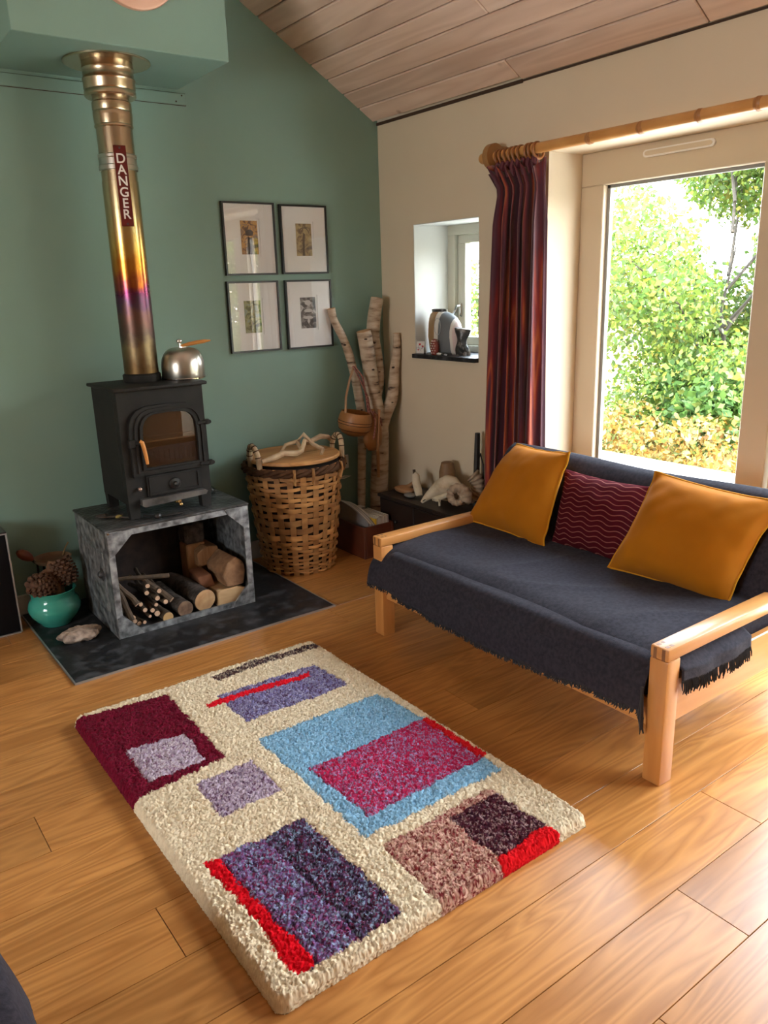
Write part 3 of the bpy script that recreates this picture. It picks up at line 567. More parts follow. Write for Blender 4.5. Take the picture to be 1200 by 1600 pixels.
FM = flue_mat()
s = MB(); s.lathe([(.081, 1.205), (.082, 1.21), (.082, 2.10), (.080, 2.101), (.080, 2.62)], (FXc, FYc, 0), 48); s.obj('lower_pipe', FM, fp)
s = MB(); s.lathe([(.090, 1.181), (.092, 1.185), (.092, 1.215), (.082, 1.222), (.082, 1.181)], (FXc, FYc, 0), 40); s.obj('spigot_collar', IRON, fp)
s = MB(); s.lathe([(.083, 2.145), (.0865, 2.148), (.0865, 2.166), (.0835, 2.17), (.0835, 2.196), (.0865, 2.2), (.0865, 2.212), (.083, 2.215)], (FXc, FYc, 0), 48); s.obj('joint_band', STEEL, fp)
s = MB(); s.lathe([(.081, 2.325), (.0855, 2.33), (.0855, 2.336), (.083, 2.34), (.0865, 2.375), (.0865, 2.39), (.084, 2.396), (.0865, 2.402), (.0865, 2.43), (.080, 2.436)], (FXc, FYc, 0), 48); s.obj('joint_band', BRASSY, fp)
s = MB(); s.lathe([(.080, 2.449), (.108, 2.452), (.113, 2.458), (.113, 2.475), (.110, 2.48), (.113, 2.487), (.113, 2.515), (.116, 2.522), (.113, 2.53), (.110, 2.536), (.110, 2.56), (.114, 2.566), (.112, 2.574), (.110, 2.582), (.110, 2.6)], (FXc, FYc, 0), 48); s.obj('adaptor', BRASSY, fp)
s = MB(); s.lathe([(.112, 2.594), (.186, 2.591), (.190, 2.594), (.190, 2.6), (.112, 2.6)], (FXc, FYc, 0), 56, closed=True); s.obj('ceiling_rosette', BRASSY, fp)
# danger plate
nv = Vector((-.19, -.98, 0)).normalized(); sd = Vector((-nv.y, nv.x, 0)); sd = sd if sd.x > 0 else -sd
pc = Vector((FXc, FYc, 2.072)) + nv*.0885
MS = basis(tuple(pc), tuple(sd), za=tuple(nv))
if (MS @ Vector((0,1,0)) - MS @ Vector((0,0,0))).z < 0: MS = basis(tuple(pc), tuple(-sd), za=tuple(nv))
s = MB(); s.rbox(-.0275, .0275, -.172, .172, -.0015, .0015, .0014, 1, M=MS); sg = s.obj('warning_plate', mat('oxblood_enamel', (.10,.008,.006), .3), fp, label='dark red plate with white upright letters')
for q in (-.162, .162): s = MB(); s.add([], []); s.cyl(MS @ Vector((0,q,.0015)), MS @ Vector((0,q,.004)), .005, seg=10); s.obj('rivet', ZINCD, sg)
LET = mat('white_lettering', (.72,.70,.66), .5)
for i, ch in enumerate('DANGER'):
    cu = bpy.data.curves.new('letter', 'FONT'); cu.body = ch; cu.size = .058; cu.extrude = .0006; cu.align_x = 'CENTER'; cu.offset = .0008
    tmp = bpy.data.objects.new('tmp', cu); me = bpy.data.meshes.new_from_object(tmp); bpy.data.objects.remove(tmp)
    me.transform(Matrix.Diagonal((.98, 1, 1, 1))); me.transform(Matrix.Translation((0, .098 - i*.0475, .0024))); me.transform(MS); me.materials.clear(); me.materials.append(LET)
    me.transform(Matrix.Translation(-WM[sg.name])); lo = bpy.data.objects.new('letter', me); COL.objects.link(lo); lo.parent = sg
# kettle
KX, KY, KZ = 1.575, 3.838, S1+.016
k = thing('kettle', 'dome shaped brushed steel kettle with wooden handle on the stove top', 'kettle', (KX, KY, KZ))
s = MB(); pr = [(0,0),(.10,0),(.105,.004),(.107,.010)] + [(.107*math.cos(w)**.55 if w < 1.55 else .0, .055 + .10*math.sin(w)) for w in [i*1.571/12 for i in range(13)]]
pr[-1] = (.0, .155); s.lathe(pr, (KX, KY, KZ), 40); s.obj('dome', STEEL, k)
s = MB(); s.lathe([(.1075,.001),(.109,.003),(.109,.007),(.1075,.009)], (KX, KY, KZ), 40, closed=True); s.obj('base_rim', CHROME, k)
s = MB(); s.cyl((KX-.012, KY-.02, KZ+.150), (KX-.012, KY-.02, KZ+.175), .008, seg=12); s.blob((KX-.016, KY-.02, KZ+.186), (.015,.015,.012), 2, 0); s.obj('whistle_knob', CHROME, k)
s = MB(); s.rbox(KX-.014, KX+.018, KY-.032, KY-.008, KZ+.148, KZ+.162, .004); s.obj('handle_bracket', CHROME, k)
hp = [(KX-.01, KY-.02, KZ+.160), (KX+.03, KY-.025, KZ+.168), (KX+.07, KY-.03, KZ+.174), (KX+.11, KY-.035, KZ+.178), (KX+.142, KY-.038, KZ+.180)]
s = MB(); s.tube(hp, [.012, .016, .017, .015, .006], 12, flat=.6); s.obj('handle', HANDLEW, k, label='orange wooden handle')
# small things on the crate top
log_ = None
s = MB(); s.tube([(1.40, 3.60, CZ+.006), (1.30, 3.605, CZ+.008), (1.225, 3.66, CZ+.01)], .006, 8); 
t = thing('poker', 'thin black stove tool lying on the crate front edge', 'poker', (1.31, 3.61, CZ)); s.obj('rod', IRON, t)
s = MB(); s.blob((1.275, 3.598, CZ+.016), (.02,.018,.016), 2, .05); s.obj('knob', BLACKF, t)
s = MB(); s.blob((1.08, 3.83, CZ+.006), (.035,.02,.008), 2, .5, 3, 3); s.blob((1.13, 3.78, CZ+.006), (.03,.014,.007), 2, .5, 3, 5); s.tube([(1.06,3.80,CZ+.006),(1.12,3.76,CZ+.008),(1.17,3.70,CZ+.005)], .004, 6)
tag(s.obj('kindling_scraps', BARKD), 'dark scraps of kindling beside the stove left leg', 'kindling')
s = MB(); s.blob((1.135, 3.745, CZ+.008), (.016,.010,.008), 2, .4, 3, 8); tag(s.obj('dried_leaf', mat('yellow_leaf', (.40,.30,.09), .6)), 'small yellow curled leaf on the crate top', 'leaf')
s = MB(); s.lathe([(0,0),(.022,0),(.03,.012),(.03,.03),(.022,.042),(.018,.042),(.026,.03),(.026,.014),(.018,.006),(0,.006)], (1.667, 3.86, CZ), 20); t = s.obj('tealight_holder', glass('holder_glass', tint=(.75,.75,.75)), smooth=60); tag(t, 'small clear glass tealight holder behind the stove right leg', 'candle holder')

# ------------------------------------------------------------------ green pot, cones, oyster stone, tool stand
PX, PY = .835, 3.99
s = MB(); s.lathe([(0,0),(.072,0),(.076,.006),(.088,.022),(.112,.05),(.125,.08),(.126,.100),(.116,.128),(.103,.143),(.104,.160),(.110,.178),(.113,.182),(.109,.184),(.100,.178),(.097,.160),(.10,.14),(.116,.10),(.10,.05),(.06,.015),(0,.012)], (PX, PY, HZ), 48)
tag(s.obj('plant_pot', TEAL, smooth=60), 'round glossy turquoise glazed pot on the left of the hearth', 'pot')
def pine_cone(label, c, ax, L, R_):
    t = thing('pine_cone', label, 'pine cone', c); M = basis(c, tuple(Vector(ax).orthogonal()), za=ax)
    s = MB(); s.lathe([(0,-L/2),(R_*.6,-L*.4),(R_*.8,-L*.1),(R_*.62,L*.25),(R_*.2,L*.46),(0,L/2)], seg=16); s.v = [tuple(M @ Vector(v)) for v in s.v]; s.obj('core', CONE, t)
    s2 = MB(); tips = MB()
    for row in range(9):
        kz = -.44 + .90*row/8; rr = R_*math.sqrt(max(.05, 1-((kz+.10)/.60)**2)); n = max(5, int(11*rr/R_))
        for j in range(n):
            w = 2*PI*(j + .5*(row % 2))/n; up_ = .15 + .9*(kz+.45); d = Vector((math.cos(w), math.sin(w), up_)).normalized(); p = Vector((math.cos(w)*rr*.70, math.sin(w)*rr*.70, kz*L*.92))
            tt = Vector((-math.sin(w), math.cos(w), 0)); u = d.cross(tt); wd = PI*rr/n*.80
            a = [p - tt*wd*.5, p + tt*wd*.5, p + d*R_*.26 + tt*wd, p + d*R_*.40, p + d*R_*.26 - tt*wd]
            b_ = [q - u*R_*(.10 if x < 2 else .20) for x, q in enumerate(a)]
            s2.add([M @ q for q in a + b_], [(0,1,2,3,4), (9,8,7,6,5)] + [(x, x+5, (x+1)%5+5, (x+1)%5) for x in range(5)])
            tips.blob(tuple(M @ (p + d*R_*.36 - u*R_*.09)), (R_*.055,)*3, 1, 0)
    s2.obj('scales', CONE, t, smooth=0, kind='stuff'); tips.obj('scale_tips', CONET, t, kind='stuff')
pine_cone('big pine cone lying at the left front in the turquoise pot', (.775, 3.945, .235), (-.75, -.5, .35), .135, .058)
pine_cone('upright pine cone at the right back in the turquoise pot', (.905, 3.985, .268), (.25, -.35, -.85), .14, .056)
s = MB()
s.tube([(.85,4.0,.13), (.855,4.01,.20), (.86,4.02,.265), (.875,4.03,.315)], [.05,.046,.042,.03], 9); s.blob((.83,4.02,.26), (.035,.03,.028), 2, .3, 2, 4)
tag(s.obj('driftwood', mat('gnarled_wood', (.13,.055,.025), .8, c2=(.22,.11,.05), scale=18, bmp=.5, bscale=40)), 'brown gnarled wood chunk between the pine cones in the pot', 'driftwood')
s = MB(); bm = bmesh.new(); bmesh.ops.create_icosphere(bm, subdivisions=5, radius=1); bm.verts.index_update(); vs = []
for v in bm.verts:
    p = v.co.copy(); w = math.atan2(p.y, p.x); e = 1 + .10*math.sin(5*w+.4) + .06*math.sin(9*w) + .05*mnoise.noise(p*3)
    r = math.hypot(p.x, p.y); z = p.z*.026*(1 + .35*mnoise.noise(Vector((p.x*3, p.y*3, 2)))) + .006*mnoise.noise(p*7) + .012*(1-r)*(1 if p.z > 0 else 0)
    vs.append((.868 + p.x*.096*e, 3.70 + p.y*.068*e, max(HZ, HZ+.026+z)))
s.add(vs, [[v.index for v in f.verts] for f in bm.faces]); bm.free(); tag(s.obj('oyster_fossil', FOSSIL, smooth=50), 'flat pinkish grey oyster fossil stone lying on the hearth', 'stone')
t = thing('skillet_stand', 'iron stand holding a shallow brown pan with red wooden handle', 'pan', (.88, 4.12, HZ))
for (x, y) in ((.80,4.14),(.845,4.135),(.94,4.15),(.84,4.19)): s = MB(); s.tube([(x,y,HZ),(x+.01,y,.15),(x+.015,y,.285)], .005, 8); s.obj('leg', IRON, t)
s = MB(); s.lathe([(0,.288),(.075,.288),(.088,.302),(.094,.312),(.09,.312),(.084,.303),(.07,.296),(0,.295)], (.885, 4.12, 0), 32); s.obj('pan', mat('brown_pan', (.10,.055,.025), .5, c2=(.16,.09,.045), scale=12), t)
s = MB(); s.tube([(.800,4.11,.305),(.775,4.105,.33)], .006, 8); s.obj('ferrule', IRON, t)
s = MB(); s.tube([(.790,4.108,.322),(.775,4.105,.338),(.755,4.10,.356),(.735,4.095,.372),(.722,4.092,.382)], [.010,.022,.027,.023,.010], 14); s.obj('handle', mat('red_wood_handle', (.17,.042,.02), .35), t, label='red brown turned handle')
s = MB(); s.tube([(.945,4.15,.30),(.965,4.16,.335),(.985,4.165,.36)], .004, 6); s.obj('hook', mat('hook_brass', (.30,.2,.09), .4, metal=.6), t)
s = MB(); s.box(.785,.975,4.06,4.06+.004,.09,.27); 
# black cabinet at the left edge
t = thing('cabinet', 'glossy black cabinet with pale edge trim at the left edge of frame', 'cabinet', (.2, 4.1, 0))
s = MB(); s.rbox(-.75, .668, 4.0, YW-.022, .0, .515, .003); s.obj('body', mat('black_gloss', (.004,.004,.005), .4, spec=.15), t)
s = MB(); s.rbox(-.75, .671, 3.992, YW-.022, .515, .522, .001); s.obj('top', mat('black_gloss_top', (.02,.018,.018), .3), t)
for a in ((.664,.671,3.992,4.0,.004,.515), (-.75,.664,3.992,4.0,.0,.007), (-.75,.664,3.992,4.0,.509,.515)): s = MB(); s.box(*a); s.obj('edge_trim', ALU, t, smooth=0)

# ------------------------------------------------------------------ pictures
def print_mat(kind):
    m, t, b = nt('print_' + kind); v = coords(t, 'Object', (1,1,1)); n = N(t, 'ShaderNodeTexNoise', Scale=28, Detail=7, Distortion=1.2); t.links.new(v, n.inputs['Vector'])
    st = {'ochre': [(.3,(.02,.015,.015)), (.42,(.16,.06,.03)), (.52,(.55,.28,.06)), (.62,(.28,.16,.10)), (.75,(.12,.11,.13))],
          'sepia': [(.3,(.05,.03,.02)), (.42,(.20,.13,.06)), (.55,(.42,.31,.14)), (.75,(.52,.42,.22))],
          'green': [(.3,(.03,.03,.03)), (.42,(.12,.13,.05)), (.52,(.30,.30,.12)), (.7,(.20,.28,.30))],
          'mono': [(.38,(.015,.013,.013)), (.48,(.07,.06,.06)), (.58,(.25,.23,.21)), (.66,(.62,.58,.54))]}[kind]
    r = ramp(t, st, n.outputs['Fac']); t.links.new(r.outputs[0], b.inputs['Base Color']); b.inputs['Roughness'].default_value = .6; return m
def picture(x0, x1, z0, z1, kind, label, pc_):
    t = thing('picture_frame', label, 'picture', ((x0+x1)/2, YW, z0), 'four framed prints on the green wall'); d = .022; w = .010; y = YW-d
    s = MB(); s.ring([(x0,z0),(x1,z0),(x1,z1),(x0,z1)], [(x0+w,z0+w),(x1-w,z0+w),(x1-w,z1-w),(x0+w,z1-w)], XZ(y), d); s.obj('frame', BLACKF, t, smooth=0)
    cx, cz = (x0+x1)/2 + pc_[0], (z0+z1)/2 + pc_[1]; hw, hh = pc_[2]/2, pc_[3]/2
    s = MB(); s.ring([(x0+w,z0+w),(x1-w,z0+w),(x1-w,z1-w),(x0+w,z1-w)], [(cx-hw-.012,cz-hh-.012),(cx+hw+.012,cz-hh-.012),(cx+hw+.012,cz+hh+.012),(cx-hw-.012,cz+hh+.012)], XZ(y+.008), .004); s.obj('mount', PAPER, t, smooth=0)
    s = MB(); s.box(x0+w, x1-w, y+.0135, y+.017, z0+w, z1-w); s.obj('inner_mount', PAPER, t, smooth=0)
    s = MB(); s.box(cx-hw, cx+hw, y+.0122, y+.0135, cz-hh, cz+hh); p_ = s.obj('print', print_mat(kind), t, smooth=0)
    s = MB()
    if kind in ('ochre', 'sepia', 'mono'):
        dk = mat('print_ink_'+kind, {'ochre': (.05,.03,.03), 'sepia': (.09,.055,.03), 'mono': (.5,.47,.44)}[kind], .6)
        if kind == 'mono':
            f_ = XZ(y+.0116)
            for (a, b_, c_, d_) in ((0,.055,.022,.02),(0,.01,.03,.014),(0,-.03,.032,.012)):
                s.prism([(cx+a+c_*math.cos(q*PI/8), cz+b_+d_*math.sin(q*PI/8)*(1 if q<8 else .5)) for q in range(16)], f_, .0007)
            s.prism([(cx-.01,cz-.05),(cx,cz-.065),(cx+.01,cz-.05),(cx+.006,cz-.035),(cx-.006,cz-.035)], f_, .0007)
        elif kind == 'sepia':
            f_ = XZ(y+.0116); n_ = 9
            o1 = [(cx+.036*math.cos(PI*q/n_), cz+.035+.035*math.sin(PI*q/n_)) for q in range(n_+1)]; i1 = [(cx+.031*math.cos(PI*q/n_), cz+.035+.030*math.sin(PI*q/n_)) for q in range(n_+1)]
            s.prism(o1 + i1[::-1], f_, .0007); s.prism([(cx-.012,cz-.09),(cx+.002,cz-.09),(cx+.004,cz+.0),(cx+.010,cz+.03),(cx-.004,cz+.04),(cx-.010,cz+.0)], f_, .0007)
        else:
            f_ = XZ(y+.0116); s.prism([(cx-.02,cz+.01),(cx+.02,cz+.01),(cx+.026,cz+.03),(cx+.012,cz+.042),(cx-.012,cz+.042),(cx-.026,cz+.03)], f_, .0007); s.prism([(cx-.022,cz-.09),(cx+.028,cz-.09),(cx+.016,cz),(cx-.012,cz)], f_, .0007)
        s.obj('print_figure', dk, p_, smooth=0)
    s = MB(); s.box(x0+w-.001, x1-w+.001, y+.003, y+.005, z0+w-.001, z1-w+.001); s.obj('glass', GLP, t, smooth=0)
picture(2.036, 2.362, 1.680, 2.070, 'ochre', 'black framed print with a small orange and dark picture, upper left of four', (.0, .008, .105, .180))
picture(2.398, 2.712, 1.682, 2.065, 'sepia', 'black framed print with a small sepia arch picture, upper right of four', (.0, .0, .105, .180))
picture(2.032, 2.358, 1.252, 1.648, 'green', 'black framed print with a dull green picture, lower left of four', (-.01, .0, .105, .180))
picture(2.404, 2.722, 1.250, 1.648, 'mono', 'black framed print with a small black and white picture, lower right of four', (-.005, .008, .105, .180))

# ------------------------------------------------------------------ socket and cables
t = thing('wall_socket', 'white double wall socket on the green wall behind the basket', 'socket', (2.745, YW, .46))
s = MB(); s.rbox(2.685, 2.805, YW-.009, YW, .460, .548, .003); s.obj('face_plate', PLASTIC, t)
for x in (2.715, 2.775):
    for (dx, dz) in ((0,.012),(-.011,-.008),(.011,-.008)): s = MB(); s.box(x+dx-.003, x+dx+.003, YW-.0095, YW-.0085, .50+dz-.005, .50+dz+.005); s.obj('pin_slot', BLACKF, t, smooth=0)
s = MB(); s.tube([(2.60,4.2,.36),(2.66,4.19,.40),(2.74,4.185,.42),(2.79,4.18,.415),(2.74,4.18,.408),(2.67,4.185,.41),(2.62,4.2,.40)], .0035, 6)
s.tube([(2.62,4.2,.40),(2.65,4.19,.33),(2.69,4.18,.28),(2.66,4.18,.24),(2.62,4.19,.18),(2.60,4.2,.06),(2.56,4.19,.006)], .0035, 6)
tag(s.obj('cable', PLASTIC), 'thin white looped cable below the wall socket', 'cable')

# ------------------------------------------------------------------ basket
BXc, BYc = 2.235, 3.945; BH = .66
b = thing('log_basket', 'tall woven split willow basket with wooden lid beside the hearth', 'basket', (BXc, BYc, 0))
def br(z): return .205 + .075*(z/BH)**.9
s = MB(); s.lathe([(0,.006),(br(0)-.014,.006)] + [(br(z)-.014, z) for z in np.linspace(.03, BH-.02, 8)] + [(br(BH)-.03, BH-.02)], (BXc, BYc, 0), 40); s.obj('dark_interior', BASKD, b)  # near-black shell standing in for the shade seen through the weave
NS = 23
for i in range(NS):
    w = 2*PI*i/NS; s = MB(); vs = []
    zs = np.linspace(.0, BH-.015, 14)
    for z in zs:
        rr = br(z) - .001
        for dw in (-.016, .016):
            a = w + dw/rr
            for dr_ in (0, .004): vs.append((BXc + (rr+dr_)*math.cos(a), BYc + (rr+dr_)*math.sin(a), z))
    fs = []
    for j in range(13):
        q = 4*j; fs += [(q+1,q+3,q+7,q+5),(q,q+4,q+6,q+2),(q,q+1,q+5,q+4),(q+2,q+6,q+7,q+3)]
    s.add(vs, fs); s.obj('stave', WILLOW, b)
zz = .008; row = 0
hs = [.016,.018,.02,.02,.022,.022,.024,.024,.026,.04,.042,.044,.034,.034,.03,.028,.028,.026,.026,.026]
for hgt in hs:
    if zz + hgt > BH-.06: break
    s = MB(); n = NS*6; vs = []; ph = row % 2; jit = [random.uniform(-.003,.003) for _ in range(7)]
    for k_ in range(n):
        w = 2*PI*k_/n; dz = .004*math.sin(w*2+row) + .003*math.sin(w*5+row*2.1); off = .0085*math.cos(w*NS/2 + PI*ph) + .0035
        for zq, cc in ((zz+.003, 0), (zz+hgt*.45, .002), (zz+hgt*.86, 0)):
            rr = br(zq) + off + cc
            for dr_ in (0, -.0035): vs.append((BXc + (rr+dr_)*math.cos(w), BYc + (rr+dr_)*math.sin(w), zq+dz))
    fs = []
    for k_ in range(n):
        q = 6*k_; r_ = 6*((k_+1)%n); fs += [(q,r_,r_+2,q+2),(q+2,r_+2,r_+4,q+4),(q+1,q+3,r_+3,r_+1),(q+3,q+5,r_+5,r_+3),(q,q+1,r_+1,r_),(q+4,r_+4,r_+5,q+5)]
    s.add(vs, fs); s.obj('weaver', WILLOW, b); zz += hgt + .002; row += 1
s = MB()
for q in range(3):
    pts = []
    for k_ in range(60):
        w = 2*PI*k_/60; a = w*9 + q*2*PI/3; rr = br(BH)+.003+.010*math.cos(a); pts.append((BXc+rr*math.cos(w), BYc+rr*math.sin(w), BH-.038+.014*math.sin(a)))
    s.tube(pts+[pts[0]], .013, 7, cap=False)
s.obj('rim', WILLOWD, b, label='dark twisted rim')
for (wd) in (4.2, 4.55, 5.3, 5.9, .2):
    s = MB(); rr = br(BH)
    s.tube([(BXc+(rr+.012)*math.cos(wd), BYc+(rr+.012)*math.sin(wd), BH-.10),(BXc+(rr+.027)*math.cos(wd), BYc+(rr+.027)*math.sin(wd), BH-.05),(BXc+(rr+.02)*math.cos(wd), BYc+(rr+.02)*math.sin(wd), BH-.012)], .014, 8, flat=.35); s.obj('lashing', WILLOW, b)
ld = MB(); ld.lathe([(0,0),(.262,0),(.268,.005),(.268,.017),(.262,.022),(0,.022)], (BXc, BYc-.005, BH+.0), 56); lid = ld.obj('lid', LIDW, b, label='round plank lid')
s = MB(); s.box(BXc-.24, BXc+.22, BYc-.02, BYc-.0185, BH+.0215, BH+.0225); s.obj('lid_joint', DARKGAP, lid, smooth=0)
tw = [(BXc-.275,BYc-.14,BH+.035),(BXc-.20,BYc-.15,BH+.05),(BXc-.13,BYc-.13,BH+.06),(BXc-.06,BYc-.14,BH+.05),(BXc-.01,BYc-.12,BH+.055),(BXc+.02,BYc-.11,BH+.11),(BXc+.06,BYc-.08,BH+.085),(BXc+.12,BYc-.04,BH+.09),(BXc+.18,BYc-.02,BH+.10),(BXc+.245,BYc+.0,BH+.085),(BXc+.275,BYc-.01,BH+.05)]
s = MB(); s.tube(tw, [.012,.017,.016,.018,.014,.012,.014,.015,.016,.014,.012], 8); s.tube([(BXc-.01,BYc-.12,BH+.055),(BXc-.0,BYc-.06,BH+.10),(BXc+.03,BYc-.08,BH+.14),(BXc+.07,BYc-.12,BH+.08),(BXc+.10,BYc-.17,BH+.055),(BXc+.075,BYc-.19,BH+.035)], [.013,.012,.013,.012,.013,.010], 8); s.tube([(BXc-.0,BYc-.06,BH+.10),(BXc-.06,BYc-.03,BH+.085),(BXc-.09,BYc-.02,BH+.045)], [.012,.010,.009], 8)
s.obj('twig_handle', DRIFT, lid, label='pale twisted branch handle')
for sg_, y_ in ((-1, -.03), (1, -.06)):
    x = BXc + sg_*.262; s = MB(); arc = [(x+sg_*.012*math.sin(PI*q/8), BYc+y_-.055*math.cos(PI*q/8), BH-.03+.135*math.sin(PI*q/8)**.6) for q in range(9)]
    s.tube(arc, .016, 10); hd = s.obj('basket_handle', DRIFT, b)
    s = MB()
    for j in range(1, 8):
        p = Vector(arc[j]); q = (Vector(arc[j+1]) - Vector(arc[j-1])).normalized(); s.tube([p - q*.003, p + q*.003], .0175, 10)
    s.obj('binding', WILLOWD, hd)

# ------------------------------------------------------------------ birch branches, gourd bag, gourd ladle
bt = thing('birch_log', 'thick forked birch trunk with three cut limbs standing in the corner', 'branch', (2.95, 4.06, 0))
def limb(pts, rad, name='limb', knots=()):
    # resample smoothly
    P_ = [Vector(p) for p in pts]; out = []; rr = []
    for i in range(len(P_)-1):
        p0 = P_[max(i-1,0)]; p1 = P_[i]; p2 = P_[i+1]; p3 = P_[min(i+2, len(P_)-1)]
        for k_ in range(5):
            u = k_/5; out.append(.5*((2*p1)+(-p0+p2)*u+(2*p0-5*p1+4*p2-p3)*u*u+(-p0+3*p1-3*p2+p3)*u**3)); rr.append(rad[i]+(rad[i+1]-rad[i])*u)
    out.append(P_[-1]); rr.append(rad[-1]); s = MB(); rr = [r*(1+.05*mnoise.noise(Vector((i*.5, r*90, 3)))) for i, r in enumerate(rr)]; s.tube(out, rr, 14, cap=False); lo = s.obj(name, BIRCH, bt)
    for e, d in ((out[-1], (out[-1]-out[-2]).normalized()),):
        s = MB(); s.cyl(e-d*.004, e+d*.002, rr[-1]*.99, seg=14); s.obj('cut_end', CUT, lo)
    for (i, w) in knots:
        p = out[min(i, len(out)-1)]; d = (out[min(i+1,len(out)-1)]-out[max(i-1,0)]).normalized(); a = d.orthogonal().normalized(); a = Matrix.Rotation(w, 3, d) @ a
        tc_ = Vector((-.58,-.81,0)); q = (tc_ - d*tc_.dot(d)).normalized(); q = Matrix.Rotation(w, 3, d) @ q
        s = MB(); kr = random.uniform(.6,1.1); s.blob(tuple(p + q*rr[min(i,len(rr)-1)]*.97), (.012*kr,.010*kr,.006*kr), 2, .5, 2, i); s.obj('knot', KNOT, lo)
    return out
limb([(2.935,4.07,0),(2.935,4.075,.25),(2.955,4.08,.50),(2.965,4.08,.68),(2.955,4.085,.80),(2.925,4.09,.95),(2.905,4.09,1.10),(2.885,4.09,1.25),(2.868,4.09,1.335)], [.062,.06,.056,.054,.050,.048,.045,.046,.045], 'main_limb', ((4,.3),(9,-.5),(37,.1),(30,.5)))
limb([(2.965,4.08,.70),(3.00,4.07,.80),(3.05,4.06,.90),(3.068,4.06,1.0),(3.075,4.055,1.1),(3.09,4.05,1.2),(3.092,4.05,1.31)], [.045,.042,.038,.034,.030,.026,.022], 'limb', ((9,.2),(20,-.3),(26,0)))
limb([(2.94,4.10,.86),(2.985,4.125,.95),(3.0,4.13,1.05),(2.99,4.135,1.18),(2.975,4.14,1.28),(2.985,4.14,1.40),(3.015,4.14,1.525)], [.03,.034,.038,.040,.042,.042,.040], 'limb', ((11,.2),(15,-.3),(19,.1)))
bs = thing('birch_branch', 'slim leaning birch branch with a gourd bag hung on it', 'branch', (2.84, 4.1, 0)); bt_save = bt; bt = bs
limb([(2.82,4.13,0.0),(2.83,4.125,.30),(2.845,4.12,.62),(2.848,4.115,.80),(2.835,4.12,.92),(2.815,4.13,1.06),(2.795,4.15,1.19),(2.765,4.17,1.30),(2.722,4.19,1.40),(2.705,4.195,1.475)], [.024,.026,.028,.030,.028,.026,.027,.025,.024,.026], 'limb', ((17,.2),(33,-.2)))
bt = bt_save
# gourd bag: half calabash hung by a strap from the slim branch
g = thing('gourd_bag', 'round brown calabash bag with dark bands hanging on a leather strap', 'bag', (2.725, 4.06, .70))
gm = MB(); gp = [(0,-.085),(.04,-.082),(.075,-.066),(.098,-.035),(.106,0),(.102,.035),(.092,.065),(.087,.066),(.095,.035),(.098,0),(.09,-.03),(.06,-.06),(0,-.072)]
Mg = basis((2.735,4.03,.79), (1,.1,-.13), za=(.10,-.12,1)); gm.lathe(gp, seg=36); gm.v = [tuple(Mg @ Vector(v)) for v in gm.v]; gb = gm.obj('bowl', GOURD, g, smooth=60)
for (rr, z) in ((.0935,.052),(.1055,.010),(.1065,-.006),(.0935,-.044)):
    s = MB(); s.lathe([(rr,z-.002),(rr+.0025,z),(rr,z+.002)], seg=36, closed=True); s.v = [tuple(Mg @ Vector(v)) for v in s.v]; s.obj('incised_band', GOURDD, gb)
s = MB(); s.tube([Mg @ Vector((-.093,-.01,.06)), (2.69,4.05,.95), (2.74,4.075,1.05), (2.785,4.09,1.125)], .007, 6, flat=.4); s.obj('strap', mat('leather_strap', (.32,.19,.10), .7), g)
s = MB(); s.tube([Mg @ Vector((.093,-.01,.055)), (2.83,4.035,.95), (2.82,4.05,1.06), (2.785,4.085,1.13)], .010, 6, flat=.5); s.tube([(2.775,4.085,1.13),(2.80,4.05,1.05),(2.835,4.02,.93),(2.84,4.01,.84)], .009, 6, flat=.5); s.obj('woven_cord', STRAP, g)
t = thing('gourd_ladle', 'long oval gourd with a wooden paddle hung beside the calabash bag', 'gourd', (2.87, 4.02, .43))
s = MB(); bl = []
s.lathe([(0,-.135),(.03,-.13),(.052,-.10),(.060,-.05),(.055,.0),(.042,.05),(.022,.10),(.012,.13),(0,.132)], (2.862, 4.02, .73), 24, sx=1.2, sy=.6); s.obj('shell', GOURD, t, smooth=60)
s = MB(); s.tube([(2.885,3.975,.86),(2.872,3.972,.76),(2.862,3.97,.66),(2.862,3.972,.55),(2.862,3.975,.43)], [.016,.009,.012,.017,.014], 8, flat=.35); s.obj('paddle', mat('paddle_wood', (.33,.15,.055), .6), t)
s = MB(); s.tube([(2.84,4.0,.86),(2.845,3.965,.80),(2.838,3.96,.74),(2.83,3.968,.68)], .006, 6); s.tube([(2.845,3.98,.85),(2.90,3.985,.80),(2.92,4.0,.75)], .005, 6); s.obj('cord', STRAP, t)

# ------------------------------------------------------------------ magazine box
MX0, MX1, MY0, MY1 = 2.575, 2.80, 3.745, 4.12
t = thing('magazine_box', 'dark red wooden box full of magazines between basket and chest', 'box', (2.69, 3.93, 0))
for a in ((MX0,MX0+.014,MY0,MY1,.008,.20), (MX1-.014,MX1,MY0,MY1,.008,.20), (MX0+.014,MX1-.014,MY0,MY0+.014,.008,.20), (MX0+.014,MX1-.014,MY1-.014,MY1,.008,.20)):
    s = MB(); s.rbox(*a, .002); s.obj('side_board', REDWOOD, t)
s = MB(); s.rbox(MX0, MX1, MY0, MY1, 0, .008, .002); s.obj('bottom_board', REDWOOD, t)
GRM = 'magazines standing in the red box'
cols = [(.42,.38,.32),(.50,.46,.40),(.30,.27,.25),(.48,.44,.38),(.20,.19,.19),(.46,.40,.32)]
mm = [mat('magazine_cover', c_, .4) for c_ in cols] + [mat('yellow_cover', (.55,.33,.03), .4)]
x = MX0 + .018
ORD = ['first','second','third','fourth','fifth','sixth','seventh','eighth','ninth','tenth','eleventh','twelfth','thirteenth','fourteenth','fifteenth','sixteenth']
